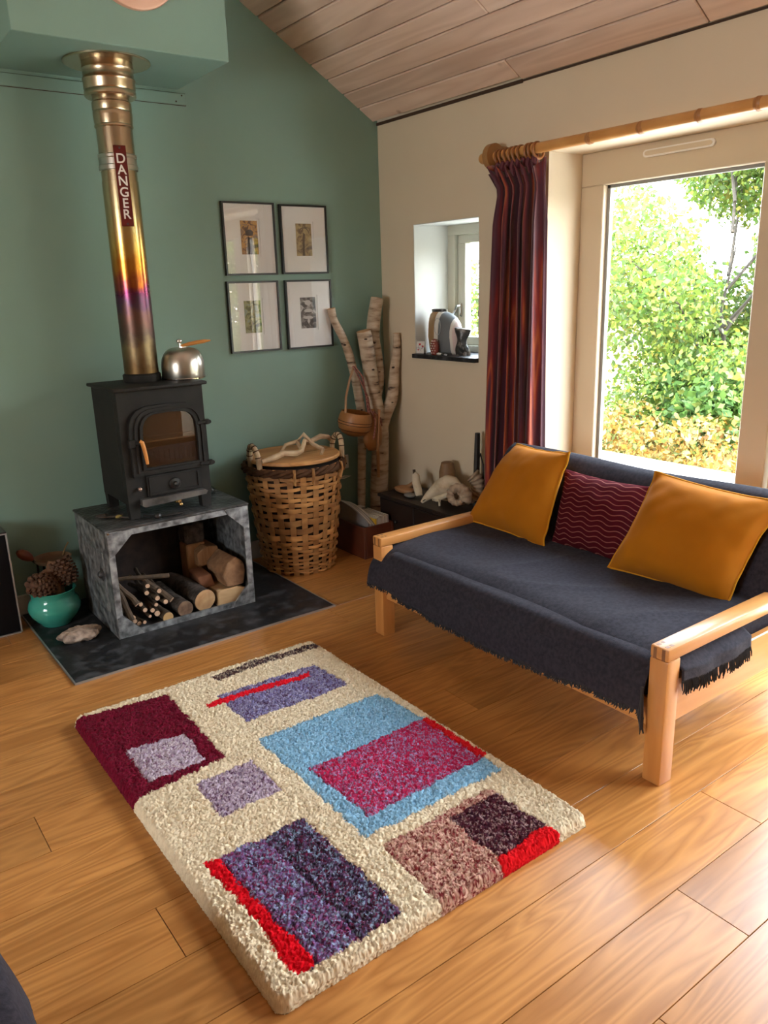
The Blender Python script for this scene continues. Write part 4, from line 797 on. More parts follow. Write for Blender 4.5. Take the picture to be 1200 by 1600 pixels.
for i in range(7):      # floppy magazines sagging towards the front of the box
    th = .0095; s = MB(); n = 12; vs = []
    for k_ in range(n):
        u = k_/(n-1); xx = MX0+.018 + i*.0118 + .030*u*u; yy = MY1-.07 - .285*u; zt_ = .315 - .004*i - .10*u**2.2; zb = max(.012, zt_-.20)
        for (a, c_) in ((xx, zb), (xx+th, zb), (xx+th, zt_), (xx, zt_)): vs.append((a, yy, c_))
    fs = [(0,3,2,1), tuple(4*(n-1)+q for q in range(4))] + [(4*k_+q, 4*k_+(q+1)%4, 4*k_+4+(q+1)%4, 4*k_+4+q) for k_ in range(n-1) for q in range(4)]
    s.add(vs, fs); tag(s.obj('magazine', mm[[4,1,2,0,4,1,3][i]]), ORD[i] + ' from the left of the floppy magazines sagging in the red box', 'magazine', 'curved magazines leaning in the red box')
for i in range(9):      # upright ones behind
    y_ = MY0 + .10 + 0; xx = MX0+.10 + i*.0115; hh = .235 + .004*(i % 3)
    if i == 0: lb, mi = 'bright yellow magazine spine in the red box', 6
    else: lb, mi = ORD[i-1] + ' upright pale magazine right of the yellow one in the red box', [0,1,3,5,1,0,3,2][i-1]
    t = thing('magazine', lb, 'magazine', (xx, MY0+.05, .012), None if i == 0 else 'upright magazines in the red box')
    s = MB(); s.box(xx, xx+.0098, MY0+.018, MY0+.235, .010, hh); s.obj('cover', mm[mi], t, smooth=0)
    s = MB(); s.box(xx+.0012, xx+.0086, MY0+.02, MY0+.236, hh, hh+.001); s.obj('pages', PAGES, t, smooth=0)
s = MB(); s.rbox(MX0+.09, MX1-.02, MY1-.11, MY1-.05, .01, .245, .003); tag(s.obj('slip_case', mm[3]), 'grey cardboard slip case at the back of the red box', 'folder')

# ------------------------------------------------------------------ low dark chest in the corner and what stands on it
KX0, KX1, KY0, KY1, KT = 2.815, 3.10, 3.19, 3.90, .35
t = thing('low_chest', 'low black brown wooden chest in the corner beside the sofa', 'chest', (2.96, 3.45, 0))
s = MB(); s.rbox(KX0-.012, KX1, KY0, KY1+.012, KT-.022, KT, .004); s.obj('top', CHESTM, t)
s = MB(); s.rbox(KX0, KX1, KY0+.01, KY1, .04, KT-.022, .003); s.obj('carcass', CHESTM, t)
for a in ((KY0+.02, 3.54), (3.555, KY1-.01)):
    s = MB(); s.rbox(KX0-.008, KX0, a[0], a[1], .055, KT-.03, .003); d_ = s.obj('drawer_front', mat('dark_drawer', (.016,.009,.007), .4), t)
    s = MB(); s.blob((KX0-.016, (a[0]+a[1])/2, .2), (.012,.012,.012), 2, 0); s.obj('drawer_knob', BLACKF, d_)
for a in ((KX0, KY0+.01), (KX0, KY1-.05), (KX1-.05, KY0+.01), (KX1-.05, KY1-.05)): s = MB(); s.rbox(a[0], a[0]+.05, a[1], a[1]+.04, 0, .04, .002); s.obj('foot', CHESTM, t)
# wooden shoe-like carving, pebble, bone piece
s = MB(); s.blob((2.93, 3.79, KT+.022), (.045,.085,.024), 3, .1, 2, 2); s.tube([(2.95,3.80,KT+.03),(2.95,3.76,KT+.05),(2.96,3.735,KT+.075)], [.016,.014,.010], 8)
tag(s.obj('wood_carving', mat('tan_carving', (.36,.19,.085), .5, c2=(.27,.13,.055), scale=14)), 'tan shoe shaped wooden carving on the left of the chest', 'carving')
s = MB(); s.blob((2.885, 3.685, KT+.014), (.03,.045,.014), 3, .05); tag(s.obj('pebble', mat('grey_pebble', (.20,.19,.17), .6)), 'smooth grey pebble in front of the carving on the chest', 'stone')
s = MB(); s.tube([(2.92,3.635,KT+.012),(2.925,3.65,KT+.04),(2.935,3.68,KT+.08),(2.95,3.70,KT+.125),(2.955,3.695,KT+.135)], [.022,.026,.026,.024,.018], 10, flat=.7)
tag(s.obj('bone_fragment', BONE), 'curved pale bone piece standing beside the carving on the chest', 'bone')
s = MB(); s.tube([(2.96,3.74,KT+.012),(2.965,3.735,KT+.08),(2.97,3.745,KT+.15)], [.012,.009,.009], 8); tag(s.obj('driftwood', BARK), 'small dark twig stump leaning behind the bone piece', 'driftwood')
# ram skull with horns
t = thing('ram_skull', 'weathered ram skull with big curled ribbed horns on the chest', 'skull', (2.94, 3.40, KT))
secs = [((2.842,3.512,KT+.011),.008),((2.852,3.495,KT+.030),.016),((2.866,3.472,KT+.055),.023),((2.884,3.446,KT+.083),.032),((2.906,3.418,KT+.110),.046),((2.928,3.388,KT+.128),.056),((2.95,3.352,KT+.125),.048),((2.965,3.325,KT+.11),.03)]
s = MB(); s.tube([Vector(a[0]) for a in secs], [a[1] for a in secs], 18)
s.v = [tuple(Vector(v) + Vector((mnoise.noise(Vector(v)*30), mnoise.noise(Vector(v)*30+Vector((5,0,0))), mnoise.noise(Vector(v)*30+Vector((0,5,0)))))*.009) for v in s.v]; s.obj('cranium', BONE, t, smooth=60)
SOCK = mat('dark_socket', (.03,.018,.012), .9)
s = MB(); s.blob((2.890,3.376,KT+.120), (.014,.020,.017), 2, .2); s.obj('eye_socket', SOCK, t)
s = MB(); s.tube([(2.838,3.500,KT+.022),(2.85,3.474,KT+.046)], [.004,.006], 8); s.obj('nose_opening', SOCK, t)
s = MB(); s.blob((2.897,3.392,KT+.152), (.016,.026,.010), 2, .3); s.tube([(2.878,3.452,KT+.045),(2.885,3.425,KT+.045),(2.90,3.39,KT+.06),(2.92,3.35,KT+.08)], [.010,.016,.018,.014], 8); s.tube([(2.885,3.405,KT+.045),(2.88,3.398,KT+.004)], [.009,.006], 7)
for q in range(5): s.blob((2.874,3.452-.013*q,KT+.036), (.006,.006,.012), 1, .2)
s.obj('jaw', BONE, t)
def horn(c, axis, r0, r1, t0, t1, a0, a1, rise):
    M = basis(c, tuple(Vector(axis).orthogonal()), za=axis); pts = []; rad = []; n = 110
    for i in range(n):
        u = i/(n-1); w = a0 + (a1-a0)*u; r = r0 + (r1-r0)*u; pts.append(M @ Vector((r*math.cos(w), r*math.sin(w), rise*u))); rad.append((t0 + (t1-t0)*u)*(1 + .10*math.sin(i*.95)))
    s = MB(); s.tube(pts, rad, 12); return s
horn((2.885,3.243,KT+.092), (-.85,-.5,.05), .056, .022, .033, .012, 0.3, 0.3+2*PI*1.3, .010).obj('horn', HORN, t, smooth=50)
horn((2.965,3.285,KT+.128), (-.75,-.65,.1), .085, .07, .042, .022, 1.6, 1.6-4.4, -.02).obj('horn', HORN, t, smooth=50)
s = MB(); s.lathe([(0,0),(.045,0),(.05,.02),(.05,.17),(.042,.20),(.036,.225),(.03,.228),(0,.228)], (3.03, 3.50, KT), 20); tag(s.obj('wooden_pot', mat('brown_pot', (.24,.14,.065), .6, c2=(.18,.10,.045), scale=10), smooth=40), 'small brown wooden pot standing behind the ram skull', 'pot')
s = MB(); s.tube([(3.05,3.27,KT),(3.052,3.268,.55),(3.053,3.262,.78)], [.020,.018,.015], 8); s.tube([(3.052,3.265,.60),(3.06,3.245,.66),(3.062,3.225,.60),(3.06,3.22,.40)], [.007,.006,.005,.005], 6)
tag(s.obj('black_staff', mat('bog_oak', (.012,.009,.008), .5)), 'short black carved staff standing on the chest beside the curtain', 'staff')

# ------------------------------------------------------------------ sill objects
def vase_mat():
    m, t, b = nt('panelled_vase'); v = t.nodes.new('ShaderNodeTexCoord'); sp = N(t, 'ShaderNodeSeparateXYZ'); t.links.new(v.outputs['Object'], sp.inputs[0])
    n = N(t, 'ShaderNodeTexNoise', Scale=9, Detail=3); t.links.new(v.outputs['Object'], n.inputs['Vector'])
    ma = N(t, 'ShaderNodeMath', operation='MULTIPLY_ADD'); ma.inputs[1].default_value = .012; t.links.new(n.outputs['Fac'], ma.inputs[0]); t.links.new(sp.outputs['Y'], ma.inputs[2])
    mr = N(t, 'ShaderNodeMapRange'); mr.inputs['From Min'].default_value = -.14; mr.inputs['From Max'].default_value = .14; t.links.new(ma.outputs[0], mr.inputs['Value'])
    W = (.66,.63,.57); r = ramp(t, [(0,(.62,.50,.47)), (.12,W), (.17,(.13,.145,.155)), (.44,(.15,.165,.175)), (.47,W), (.56,W), (.60,(.33,.20,.09)), (1,(.40,.25,.12))], mr.outputs[0], 'CONSTANT')
    t.links.new(r.outputs[0], b.inputs['Base Color']); b.inputs['Roughness'].default_value = .55; return m
t = thing('ceramic_vase', 'large oval pottery vase with tan, white and grey panels on the sill', 'vase', (3.225, 3.735, 1.19))
s = MB(); n = 40; vs = []; prof = [(.0,.001,0),(.82,0,0),(.92,.03,0),(1.0,.10,0),(.99,.14,.0),(.93,.18,.006),(.82,.212,.016),(.66,.235,.03),(.46,.247,.045),(.42,.25,.05),(.42,.262,.05),(.36,.262,.05),(.36,.24,.05),(0,.235,.05)]
s.lathe([(max(p[0],.001), p[1]) for p in prof], seg=n)
s.v = [(3.225 + v[0]*.072, 3.735 + v[1]*.138 + prof[i//n][2], 1.19 + v[2]) for i, v in enumerate(s.v)]; s.obj('body', vase_mat(), t, smooth=50)
s = MB(); s.lathe([(.95,.246),(1.05,.25),(1.05,.264),(.9,.265)], seg=32, closed=True); s.v = [(3.225+v[0]*.031, 3.785+v[1]*.060, 1.19+v[2]) for v in s.v]; s.obj('rim', BLACKF, t, label='black rim')
s = MB()
for q in range(5): s.tube([(3.1535,3.70+.012*q,1.215),(3.1525,3.70+.012*q,1.28)], .0015, 5)
for q in range(10): w = 2*PI*q/10; s.tube([(3.1525,3.722+.03*math.cos(w),1.355+.05*math.sin(w)),(3.1525,3.722+.03*math.cos(w+.62),1.355+.05*math.sin(w+.62))], .0015, 5)
s.obj('line_decoration', mat('pale_slip', (.42,.44,.45), .6), t)
t = thing('spotted_bottle', 'small brick red rounded bottle with white dots before the vase', 'bottle', (3.128, 3.72, 1.19))
s = MB(); s.lathe([(0,0),(.018,0),(.022,.01),(.025,.04),(.022,.07),(.015,.088),(.006,.094),(0,.095)], (3.128, 3.72, 1.19), 20, sy=1.2); s.obj('body', mat('brick_red', (.19,.03,.018), .5), t, smooth=60)
s = MB()
for r_ in range(6):
    z = .012 + .014*r_; rr = np.interp(z, [0,.01,.04,.07,.088], [.018,.022,.025,.022,.015])
    for j in range(10):
        w = 2*PI*(j+.5*(r_ % 2))/10; s.blob((3.128+rr*math.cos(w), 3.72+rr*math.sin(w), 1.19+z), (.0042,)*3, 1, 0)
s.obj('dots', mat('cream_dots', (.65,.60,.52), .6), t, kind='stuff')
t = thing('greeting_card', 'small white card with red hearts and blue scrolls at the sill left', 'card', (3.14, 3.865, 1.19))
Mc = basis((3.135, 3.868, 1.191), (.25, -1, 0), za=(-1, -.25, .12))
if (Mc @ Vector((0,1,0)) - Mc @ Vector((0,0,0))).z < 0: Mc = basis((3.135, 3.868, 1.191), (-.25, 1, 0), za=(-1, -.25, .12))
s = MB(); s.box(-.028, .028, 0, .075, -.0006, .0006, M=Mc); s.obj('card_front', PLASTIC, t, smooth=0)
s = MB(); Mb = basis((3.16, 3.868, 1.191), (.25, -1, 0), za=(1, .25, .3)); s.box(-.028, .028, -.075 if (Mb @ Vector((0,1,0)) - Mb @ Vector((0,0,0))).z < 0 else 0, 0 if (Mb @ Vector((0,1,0)) - Mb @ Vector((0,0,0))).z < 0 else .075, -.0006, .0006, M=Mb); s.obj('card_back', PLASTIC, t, smooth=0)
s = MB()
for (hx, hy, hs_) in ((-.006,.055,.009),(.016,.042,.008),(-.016,.022,.006)):
    hp_ = [(hx+hs_*16*math.sin(w)**3/16, hy+hs_*(13*math.cos(w)-5*math.cos(2*w)-2*math.cos(3*w)-math.cos(4*w))/16) for w in [2*PI*q/18 for q in range(18)]]
    s.prism(hp_, lambda a, b_, d: tuple(Mc @ Vector((a, b_, .0006+d))), .0005)
s.obj('hearts', mat('heart_red', (.45,.03,.04), .5), t, smooth=0)
s = MB()
for q in range(5): w0 = q*1.3; s.tube([Mc @ Vector((-.022+.011*q+.006*math.cos(w0+u), .028+.012*(q % 2)+.010*math.sin(w0+u), .001)) for u in np.linspace(0, 4.5, 9)], .0008, 4)
s.obj('scrolls', mat('scroll_blue', (.08,.12,.25), .5), t)
s = MB(); n = 20; vs = []
for i in range(n):
    u = i/(n-1); w = 1.6*u; hw = .052 - .016*math.sin(PI*u) + .006*math.sin(9*u); hd = .026+.006*math.sin(5*u)
    for k_ in range(14):
        a = 2*PI*k_/14; p = Vector((math.cos(a)*hd*(1+.25*math.sin(3*a+6*u)), math.sin(a)*hw*(1+.12*math.sin(4*a+5*u)), 0)); p.rotate(Matrix.Rotation(w*.35, 3, 'Z')); vs.append((3.205+p.x, 3.55+p.y+.012*math.sin(3*u), 1.19+.155*u+p.y*.16*u))
s.add(vs, [(i*14+k_, i*14+(k_+1)%14, (i+1)*14+(k_+1)%14, (i+1)*14+k_) for i in range(n-1) for k_ in range(14)] + [tuple(range(13,-1,-1)), tuple((n-1)*14+k_ for k_ in range(14))])
tag(s.obj('stone_sculpture', mat('marbled_stone', (.03,.028,.026), .35, c2=(.34,.31,.28), scale=14, detail=3, lo=.5, hi=.62), smooth=40), 'dark marbled twisted stone sculpture right of the vase on the sill', 'sculpture')
s = MB(); s.tube([(3.27,3.435,1.19),(3.27,3.438,1.28),(3.265,3.44,1.36),(3.262,3.452,1.42),(3.262,3.46,1.45)], [.014,.013,.015,.028,.020], 12, flat=.8); tag(s.obj('carved_bird', mat('dark_carving', (.05,.045,.035), .45, c2=(.09,.08,.06), scale=20)), 'tall dark slender carving at the right end of the small sill', 'carving')
for (y, x, r_, cl, lb) in ((3.665,3.115,.016,(.55,.52,.48),'white pebble on the sill front below the vase'),(3.635,3.12,.013,(.03,.03,.03),'black pebble beside the white one on the sill'),(3.61,3.118,.011,(.30,.29,.33),'tiny grey pebble on the sill nearest the sculpture')):
    s = MB(); s.blob((x, y, 1.19+r_*.55), (r_*.9, r_*1.2, r_*.55), 2, .1, 2, y); tag(s.obj('pebble', mat('pebble_glaze', cl, .3)), lb, 'stone')

# ------------------------------------------------------------------ curtain, pole
PXc, PZ = 3.035, 2.205
t = thing('curtain_pole', 'long bamboo curtain pole mounted above the big window', 'curtain pole', (PXc, 1.2, PZ-.1))
s = MB(); s.tube([(PXc, 3.17, PZ+.004), (PXc, 2.2, PZ-.0), (PXc, 1.0, PZ-.004), (PXc, -1.0, PZ)], .024, 20); s.obj('pole', BAMBOO, t)
for y in (2.52, 2.25, 1.98, 1.74, 1.40, 1.05, .7, .3):
    s = MB(); s.lathe([(.0235,-.014),(.026,-.006),(.0265,0),(.0245,.002),(.0268,.005),(.025,.012),(.0235,.016)], seg=20); s.v = [(PXc+x, y+z, PZ-.001+yy) for x, yy, z in s.v]; s.obj('node_ring', BAMBOON, t)
s = MB(); s.lathe([(0,-.03),(.022,-.03),(.026,-.022),(.026,.0),(.016,.006),(.016,.02)], seg=18); s.v = [(PXc+x, 3.185-z+.004, PZ+.004+y) for x, y, z in s.v]; s.obj('finial', BAMBOO, t)
s = MB(); pr = []
for q in range(24): w = 2*PI*q/24; pr.append((.062*math.cos(w), .062*math.sin(w)))
s.prism([(PXc+a, PZ+.004+b_) for a, b_ in pr] , XZ(3.115), .035); s.rbox(PXc, XW-.001, 3.117, 3.148, PZ-.05, PZ+.055, .004); s.obj('bracket', BRACK, t)
s = MB(); s.rbox(PXc, XW-.001, -.8, -.77, PZ-.04, PZ+.04, .004); s.obj('bracket', BRACK, t)
GRR = 'wooden curtain rings on the pole'
for i, y in enumerate((3.085, 3.055, 3.025, 2.99, 2.965, 2.93, 2.885, 2.86, 2.83)):
    s = MB(); rr = .036; n = 22; pts = [(PXc+rr*math.cos(2*PI*q/n), y+.006*math.sin(2*PI*q/n)+.003*(i % 2), PZ-.008+rr*math.sin(2*PI*q/n)) for q in range(n)]; s.tube(pts+[pts[0]], .0065, 8, cap=False); tag(s.obj('curtain_ring', RINGW), ORD[i] + ' wooden curtain ring from the left end of the pole', 'curtain ring', GRR)
def curtain_mat():
    m, t, b = nt('striped_curtain'); u = N(t, 'ShaderNodeUVMap', uv_map='UVMap'); sp = N(t, 'ShaderNodeSeparateXYZ'); t.links.new(u.outputs[0], sp.inputs[0])
    cm = N(t, 'ShaderNodeCombineXYZ'); mu = N(t, 'ShaderNodeMath', operation='MULTIPLY'); mu.inputs[1].default_value = .12; t.links.new(sp.outputs['Y'], mu.inputs[0]); t.links.new(sp.outputs['X'], cm.inputs[0]); t.links.new(mu.outputs[0], cm.inputs[1])
    n = N(t, 'ShaderNodeTexNoise', Scale=22, Detail=2); t.links.new(cm.outputs[0], n.inputs['Vector'])
    r = ramp(t, [(.30,(.05,.010,.022)), (.44,(.075,.012,.028)), (.50,(.13,.014,.020)), (.55,(.25,.022,.016)), (.60,(.40,.09,.022)), (.64,(.22,.022,.018)), (.70,(.07,.013,.026))], n.outputs['Fac']); t.links.new(r.outputs[0], b.inputs['Base Color'])
    b.inputs['Roughness'].default_value = .6; b.inputs['Sheen Weight'].default_value = .4; b.inputs['Specular IOR Level'].default_value = .3
    tl = N(t, 'ShaderNodeBsdfTranslucent'); t.links.new(r.outputs[0], tl.inputs['Color']); mx = N(t, 'ShaderNodeMixShader'); mx.inputs[0].default_value = .12
    t.links.new(b.outputs[0], mx.inputs[1]); t.links.new(tl.outputs[0], mx.inputs[2]); t.links.new(mx.outputs[0], t.nodes['Material Output'].inputs['Surface']); return m
def grid_obj(name, P, m, parent=None, uv=True, thick=0, smooth=True, label=None, closed_u=False):
    nv_, nu = P.shape[:2]; V = P.reshape(-1, 3); fs = [(j*nu+i, j*nu+i+1, (j+1)*nu+i+1, (j+1)*nu+i) for j in range(nv_-1) for i in range(nu-1)]
    me = bpy.data.meshes.new(name); c_ = V.min(0)*.5 + V.max(0)*.5; c_[2] = V[:,2].min(); me.from_pydata((V-c_).tolist(), [], fs); me.update(); me.materials.append(m)
    if uv:
        l = me.uv_layers.new(name='UVMap'); idx = np.empty(len(me.loops), int); me.loops.foreach_get('vertex_index', idx); U = np.stack([(idx % nu)/(nu-1), (idx//nu)/(nv_-1)], 1); l.data.foreach_set('uv', U.ravel())
    me.polygons.foreach_set('use_smooth', [smooth]*len(me.polygons)); o = bpy.data.objects.new(name, me); COL.objects.link(o); o.location = Vector(c_) - (WM[parent.name] if parent is not None else Vector((0,0,0)))
    WM[o.name] = Vector(c_)
    if parent is not None: o.parent = parent
    if thick: md = o.modifiers.new('thickness', 'SOLIDIFY'); md.thickness = thick; md.offset = 0
    if label: o['label'] = label
    return o
cu_ = thing('curtain', 'burgundy and orange striped velvet curtain gathered left of the window', 'curtain', (3.03, 2.96, .02))
NU, NV = 300, 60; P = np.zeros((NV, NU, 3))
for j in range(NV):
    v = j/(NV-1); z = 2.165 - 2.14*v; hd = max(0, 1 - v/.055)
    yl = 3.085 + .08*min(1, v*1.2) + (.055*hd); yr = 2.785 - .02*min(1, v*1.3)
    for i in range(NU):
        u = i/(NU-1); ph = u*6.5*2*PI; am = .040 + .008*math.sin(u*17+1)
        pin = .45 + .55*min(1, abs(v-.06)/.07)
        yy = yl + (yr-yl)*u + .010*math.sin(ph*2+.7+v)*pin + .010*math.sin(u*23+v*2.0)*v; xx = 3.025 + am*pin*math.sin(ph + .5*math.sin(u*11) + .35*math.sin(v*3+u*6)) + .012*math.sin(u*31+v*4)*v - .012*hd
        P[j, i] = (xx, yy, z - hd*.02*(1+math.sin(ph*1.0+2)) )
    P[j,:,0] = np.minimum(P[j,:,0], 3.10)
grid_obj('cloth', P, curtain_mat(), cu_, thick=.003)
s = MB()
for q in range(8): y = 3.08 - .035*q; s.tube([(3.02, y, 2.10),(3.01, y+.002, 2.14),(3.018, y, 2.165),(3.03, y-.002, 2.175)], [.012,.014,.016,.010], 8)
s.obj('heading_tape', mat('heading_cloth', (.09,.014,.026), .7), cu_)

# ------------------------------------------------------------------ sofa
SOX0, SOX1 = 2.012, 3.0; YN0, YN1, YF0, YF1 = 1.285, 1.352, 2.79, 2.857; AZ = .488
so = thing('sofa', 'beech framed futon sofa with charcoal upholstery below the big window', 'sofa', (2.5, 2.07, 0))
for (a, b_) in ((YN0, YN1), (YF0, YF1)):
    s = MB(); s.rbox(SOX0, SOX1-.02, a, b_, AZ-.043, AZ, .006, 2); ar = s.obj('arm', BEECH, so)
    for yq in (a+.012, b_-.024):
        s = MB(); s.box(SOX0+.012, SOX0+.026, yq, yq+.012, AZ-.001, AZ+.0005); s.box(SOX0+.034, SOX0+.046, yq, yq+.012, AZ-.001, AZ+.0005); s.box(SOX0-.0005, SOX0+.001, yq, yq+.012, AZ-.043, AZ-.004); s.obj('finger_joint', JOINT, ar, smooth=0)
    s = MB(); s.rbox(SOX0, SOX0+.068, a, b_, 0, AZ-.043, .005, 2); s.obj('leg', BEECHZ, so)
    s = MB(); s.rbox(SOX1-.10, SOX1-.03, a, b_, 0, AZ-.043, .005, 2); s.obj('leg', BEECHZ, so)
    s = MB(); s.rbox(SOX0+.068, SOX1-.10, a+.014, a+.042, .205, .362, .004); s.obj('side_panel', BEECH, so)
s = MB(); s.rbox(SOX0+.02, SOX0+.045, YN1, YF0, .186, .29, .004); s.obj('front_rail', BEECHY, so)
s = MB(); s.rbox(SOX1-.13, SOX1-.10, YN1, YF0, .186, .29, .004); s.obj('back_rail', BEECHY, so)
for i in range(8): s = MB(); y_ = YN1+.06 + i*.185; s.rbox(SOX0+.045, SOX1-.13, y_, y_+.06, .255, .272, .002); s.obj('slat', BEECH, so)
s = MB(); s.rbox(SOX0+.0, 2.86, YN1+.004, YF0-.004, .272, .425, .05, 4); s.obj('seat_cushion', GREY, so)
# back cushion leaning, rolled top
pf = []
for (x, z) in ((2.66,.43),(2.70,.52),(2.745,.62),(2.785,.70),(2.815,.755),(2.845,.79),(2.885,.808),(2.925,.80),(2.955,.775),(2.965,.74),(2.95,.68),(2.92,.60),(2.885,.52),(2.86,.44)): pf.append((x, z))
ny = 40; P = np.zeros((len(pf)+1, ny, 3))
for j, (x, z) in enumerate(pf + [pf[0]]):
    for i in range(ny):
        v = i/(ny-1); y = 1.305 + (2.845-1.305)*v; e = min(v, 1-v); sh = 1 - .35*max(0, 1-e/.02)**2; cx, cz = 2.82, .62
        P[j, i] = (cx + (x-cx)*sh + .004*math.sin(y*9+z*7), y, cz + (z-cz)*sh + .006*math.sin(y*5+1)*(z > .7))
s = MB(); s.add(P.reshape(-1,3).tolist(), [(j*ny+i, j*ny+i+1, (j+1)*ny+i+1, (j+1)*ny+i) for j in range(len(pf)) for i in range(ny-1)] + [tuple(j*ny for j in range(len(pf))), tuple(j*ny+ny-1 for j in range(len(pf)-1,-1,-1))])
s.obj('back_cushion', GREY, so, smooth=60)
s = MB(); s.rbox(2.90, 2.935, YN1, YF0, .60, .68, .004, M=None); s.obj('back_board', BEECHY, so)
for y_ in (YN1+.02, YF0-.07): s = MB(); s.rbox(2.93, 2.965, y_, y_+.05, .30, .70, .004); s.obj('back_post', BEECHZ, so)
# seat throw
th = thing('seat_throw', 'charcoal wool throw with frayed edges spread over the sofa seat', 'throw', (2.4, 2.1, .2))
prof = [(2.70,.452),(2.60,.440),(2.50,.437),(2.40,.438),(2.30,.440),(2.20,.438),(2.13,.432),(2.08,.420),(2.045,.402),(2.018,.378),(2.004,.355),(1.998,.32),(1.996,.285),(1.996,.25)]
pp = np.array(prof); dd = np.r_[0, np.cumsum(np.hypot(*np.diff(pp, axis=0).T))]; nv_, nu = 60, 130
tt = np.linspace(0, dd[-1], nv_); px_, pz_ = np.interp(tt, dd, pp[:,0]), np.interp(tt, dd, pp[:,1])
kw = np.ones(7)/7; px_, pz_ = (np.r_[a_[:3], np.convolve(a_, kw, 'valid'), a_[-3:]] for a_ in (px_, pz_))
P = np.zeros((nv_, nu, 3)); ye, ys_ = 1.356, 2.80
for j in range(nv_):
    k_ = max(0, (j/(nv_-1) - .68)/.32)
    for i in range(nu):
        u = i/(nu-1); y = ys_ + (ye-ys_)*u
        if k_ > 0 : y += (.075*k_**.5)*max(0, 1-u/.08) - .0*u
        sag = .016*math.sin(PI*u)*math.exp(-((px_[j]-2.38)/.17)**2)
        wr_ = .007*mnoise.noise(Vector((px_[j]*3, y*2.2, 1))) + .008*(1-abs(mnoise.noise(Vector((px_[j]*2.2+y*2.6, y*1.2-px_[j]*1.5, 4)))))**6*.9
        hem = k_*(-.035*math.sin(PI*min(1,u*1.05)) + .012*mnoise.noise(Vector((y*6, 0, 7)))) + k_*.045*max(0, 1-u/.25)*0.2
        P[j, i] = (px_[j] + k_*(-.004 + .010*mnoise.noise(Vector((y*5, pz_[j]*3, 2)))), y, pz_[j] + wr_ - sag*.6 + hem)
        P[j,i,2] += .006*(1-k_)
grid_obj('blanket', P, GREY, th, thick=.006)
bot = P[-1]; fr_ = MB()
for i in range(620):
    u = random.random()*(nu-1.01); a = int(u); q = bot[a]*(1-(u-a)) + bot[a+1]*(u-a); L = random.uniform(.005,.022); fr_.tube([(q[0],q[1],q[2]+.004),(q[0]+random.uniform(-.004,.002),q[1]+random.uniform(-.004,.004),q[2]-L*.6),(q[0]+random.uniform(-.006,.003),q[1]+random.uniform(-.008,.008),q[2]-L)], [.0035,.003,.001], 4)
q = bot[-1]
for i in range(16): fr_.tube([(q[0]-.003,q[1]+random.uniform(-.008,.004),q[2]+.10*random.random()),(q[0]-.006+random.uniform(-.005,.005),q[1]+random.uniform(-.01,.004),q[2]-.02),(q[0]-.004+random.uniform(-.006,.006),q[1]-.004+random.uniform(-.012,.006),q[2]-.05-.03*random.random())], [.003,.004,.0015], 5)
fr_.obj('front_fringe', GREYM, th, kind='stuff')
# side flap through the gap under the near arm
P = np.zeros((16, 50, 3))
for j in range(16):
    v = j/15
    for i in range(50):
        u = i/49; x = 2.082 + .40*u; z = [.424,.424,.42,.41,.395,.375,.36,.345][min(7, j//2)] if 0 else .426 - .065*max(0, v-.35)/.65 - .012*u*0; y = 1.365 - .09*min(1, v/.6) - .004*math.sin(u*12)*v
        if v > .6: y = 1.275 - .006*(v-.6) + .003*math.sin(u*14+1)
        P[j, i] = (x, y, z - .012*math.sin(PI*u)*v)
grid_obj('side_flap', P, GREY, th, thick=.006)
fr_ = MB()
for i in range(150):
    u = random.random()*48.9; a = int(u); q = P[-1][a]*(1-(u-a)) + P[-1][a+1]*(u-a); L = random.uniform(.028,.05); dx = random.uniform(-.012,.012)
    fr_.tube([(q[0],q[1],q[2]+.004),(q[0]+dx*.4,q[1]-.004+random.uniform(-.003,.003),q[2]-L*.5),(q[0]+dx,q[1]-.003+random.uniform(-.004,.003),q[2]-L)], [.0032,.0028,.0014], 5)
fr_.obj('side_fringe', GREYM, th, kind='stuff')
